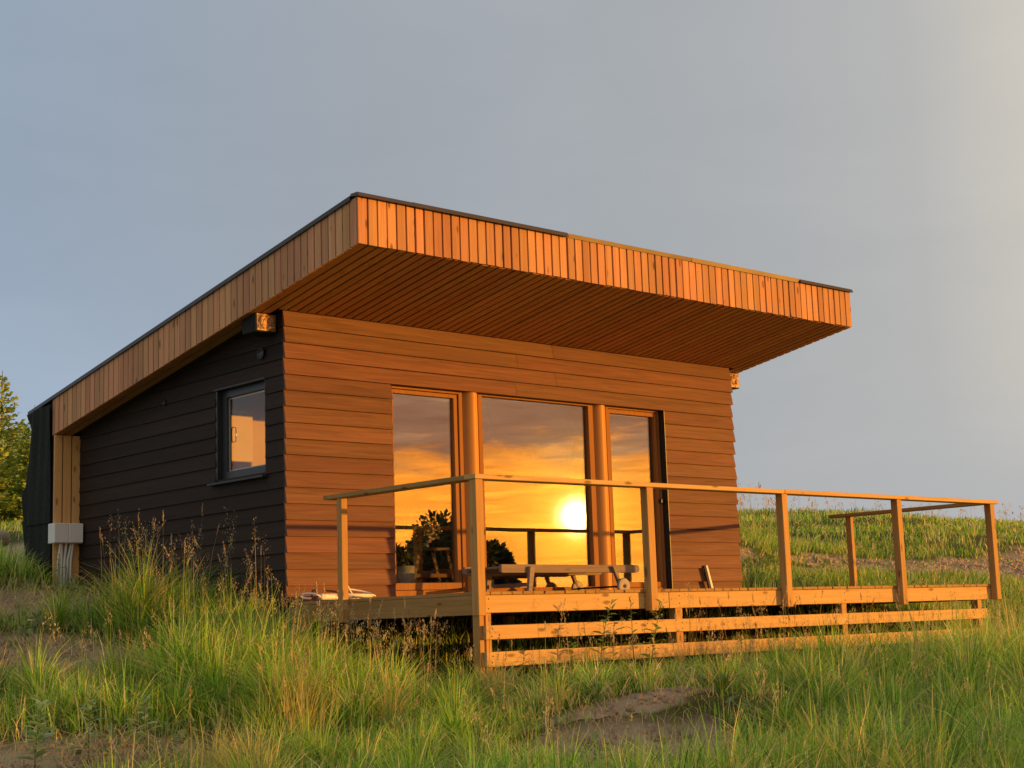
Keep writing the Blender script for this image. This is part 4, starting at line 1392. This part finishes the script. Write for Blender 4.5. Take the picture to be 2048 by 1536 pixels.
GA = 'spruces on the bank behind the cabin'
for a in ((0, 5.75, 19.9, 3.4, 0.3, 'tallest spruce at the left edge with a bare pointed leader'),
          (1, 6.9, 20.6, 2.6, 1.4, 'small pointed spruce showing just left of the black membrane'),
          (2, 5.6, 17.9, 2.6, 2.6, 'golden-green spruce in front of the tallest one at the left edge'),
          (1, 6.35, 18.6, 2.5, 4.0, 'short bushy spruce between the tallest tree and the black membrane'),
          (0, 5.0, 21.5, 3.2, 5.0, 'darker spruce partly cut off by the left picture edge'),
          (2, 7.3, 22.3, 2.8, 0.9, 'spruce mostly hidden behind the cabin\'s rear corner'),
          (1, 4.6, 18.2, 3.0, 3.3, 'spruce just outside the left picture edge nearest the cabin')):
    plant_spruce(*a, GA)
def broadleaf(x, y, h, r, seed, label):
    g = np.random.default_rng(seed)
    z = float(ground(x, y))
    root = thing('broadleaf_tree', label, 'tree', (x, y, z), 'broad trees across the valley')
    tr = MB().tube([(x, y, z - .3), (x + .2, y, z + h * .25), (x - .1, y + .1, z + h * .55)], [0.35, 0.26, 0.14], 8)
    V_, Q_, C_ = [], [], []
    o = 0
    for i in range(26):
        dv = g.normal(size=3)
        dv /= np.linalg.norm(dv)
        c = np.array([x, y, z + h * 0.58]) + dv * np.array([r * .72, r * .72, h * .32]) * (0.5 + .5 * g.random())
        if i < 7:
            tr.tube([(x, y, z + h * (.2 + .3 * g.random())), tuple(c * .5 + np.array([x, y, z + h * .4]) * .5), tuple(c)], [0.12, 0.08, 0.03], 6)
        rr = r * (0.26 + 0.16 * g.random())
        v_, q_, c_ = leaf_cloud(tuple(c), (rr, rr, rr * .8), 700, 0.30, 0.55, GR, seed * 31 + i, 0.1)
        V_.append(v_)
        Q_.append(q_ + o)
        C_.append(c_)
        o += len(v_)
    fast_mesh('crown', np.concatenate(V_), np.concatenate(Q_), np.concatenate(C_), 'weed', root)
    tr.build('trunk', 'bark', root, smooth=True)


for a in ((75.4, -92.0, 17.0, 5.6, 501, 'tallest broad tree across the valley, mirrored in the left door by its right stile'),
          (71.2, -92.5, 13.5, 3.6, 502, 'round broad tree across the valley, mirrored in the left glass door beside its left stile'),
          (82.6, -91.5, 14.5, 2.2, 503, 'narrow broadleaf tree across the valley, mirrored at the left end of the middle pane')):
    broadleaf(*a)

# clods and crumbs on the bare earth
x, y, dd = scatter(150000, 6, 30, 14, 66)
k_ = (dirt(x, y) > 0.55) & ~blocked(x, y) & ~under_deck(x, y)
x, y = x[k_], y[k_]
n_ = len(x)
s0 = 0.006 + 0.026 * rng.random(n_) ** 3
cube = np.array([(-1, -1, -1), (1, -1, -1), (1, 1, -1), (-1, 1, -1), (-.7, -.7, .8), (.8, -.6, .7), (.6, .8, .9), (-.8, .7, .6)])
P8 = cube[None] * s0[:, None, None] * (0.6 + 0.8 * rng.random((n_, 8, 1)))
aa = rng.random(n_) * 6.28
ca, sa = np.cos(aa)[:, None], np.sin(aa)[:, None]
P8 = np.stack([P8[..., 0] * ca - P8[..., 1] * sa, P8[..., 0] * sa + P8[..., 1] * ca, P8[..., 2]], -1)
P8 += np.stack([x, y, ground(x, y) - 0.045], -1)[:, None]
fq = np.array([(0, 3, 2, 1), (4, 5, 6, 7), (0, 1, 5, 4), (1, 2, 6, 5), (2, 3, 7, 6), (3, 0, 4, 7)])
tag(fast_mesh('soil_clods', P8.reshape(-1, 3), (np.arange(n_)[:, None, None] * 8 + fq[None]).reshape(-1, 4), np.ones((n_ * 8, 3)), 'soil', smooth=False), 'brown clods and crumbs of earth on the bare patches', 'soil', kind='stuff')

# stones on the cut bank at the left
stp = None
for i, (x, y, r, lab) in enumerate(((0.62, 9.2, 0.30, 'largest pale stone on the spoil bank at the left'), (1.02, 9.0, 0.20, 'rounded stone next to the black membrane on the left bank'), (0.30, 8.8, 0.16, 'small stone lowest on the left spoil bank'),
                                    (8.35, 4.4, 0.14, 'pale stone at the foot of the grassy bank right of the cabin'), (9.3, 3.7, 0.11, 'small pale stone lying on the track edge beyond the right railing'))):
    g = np.random.default_rng(400 + i)
    import bmesh
    bm = bmesh.new()
    bmesh.ops.create_icosphere(bm, subdivisions=3, radius=r)
    kk = g.normal(size=(9, 3))
    for v_ in bm.verts:
        n0 = v_.co.normalized()
        f_ = 1.0
        for q0 in kk:
            q1 = Vector(q0).normalized()
            f_ = min(f_, 0.82 / max(0.5, n0.dot(q1)) if n0.dot(q1) > 0.6 else 1.0)
        v_.co = Vector((v_.co.x * f_ * 1.25, v_.co.y * f_, v_.co.z * f_ * 0.7))
    me = bpy.data.meshes.new('stone')
    bm.to_mesh(me)
    bm.free()
    me.materials.append(M['stone'])
    o = bpy.data.objects.new('stone', me)
    COL.objects.link(o)
    o.location = (x, y, float(ground(x, y)) + r * 0.2)
    o.rotation_euler = (0.1 * i, 0.2, 1.3 * i)
    tag(o, lab, 'stone', 'stones lying on the slope')
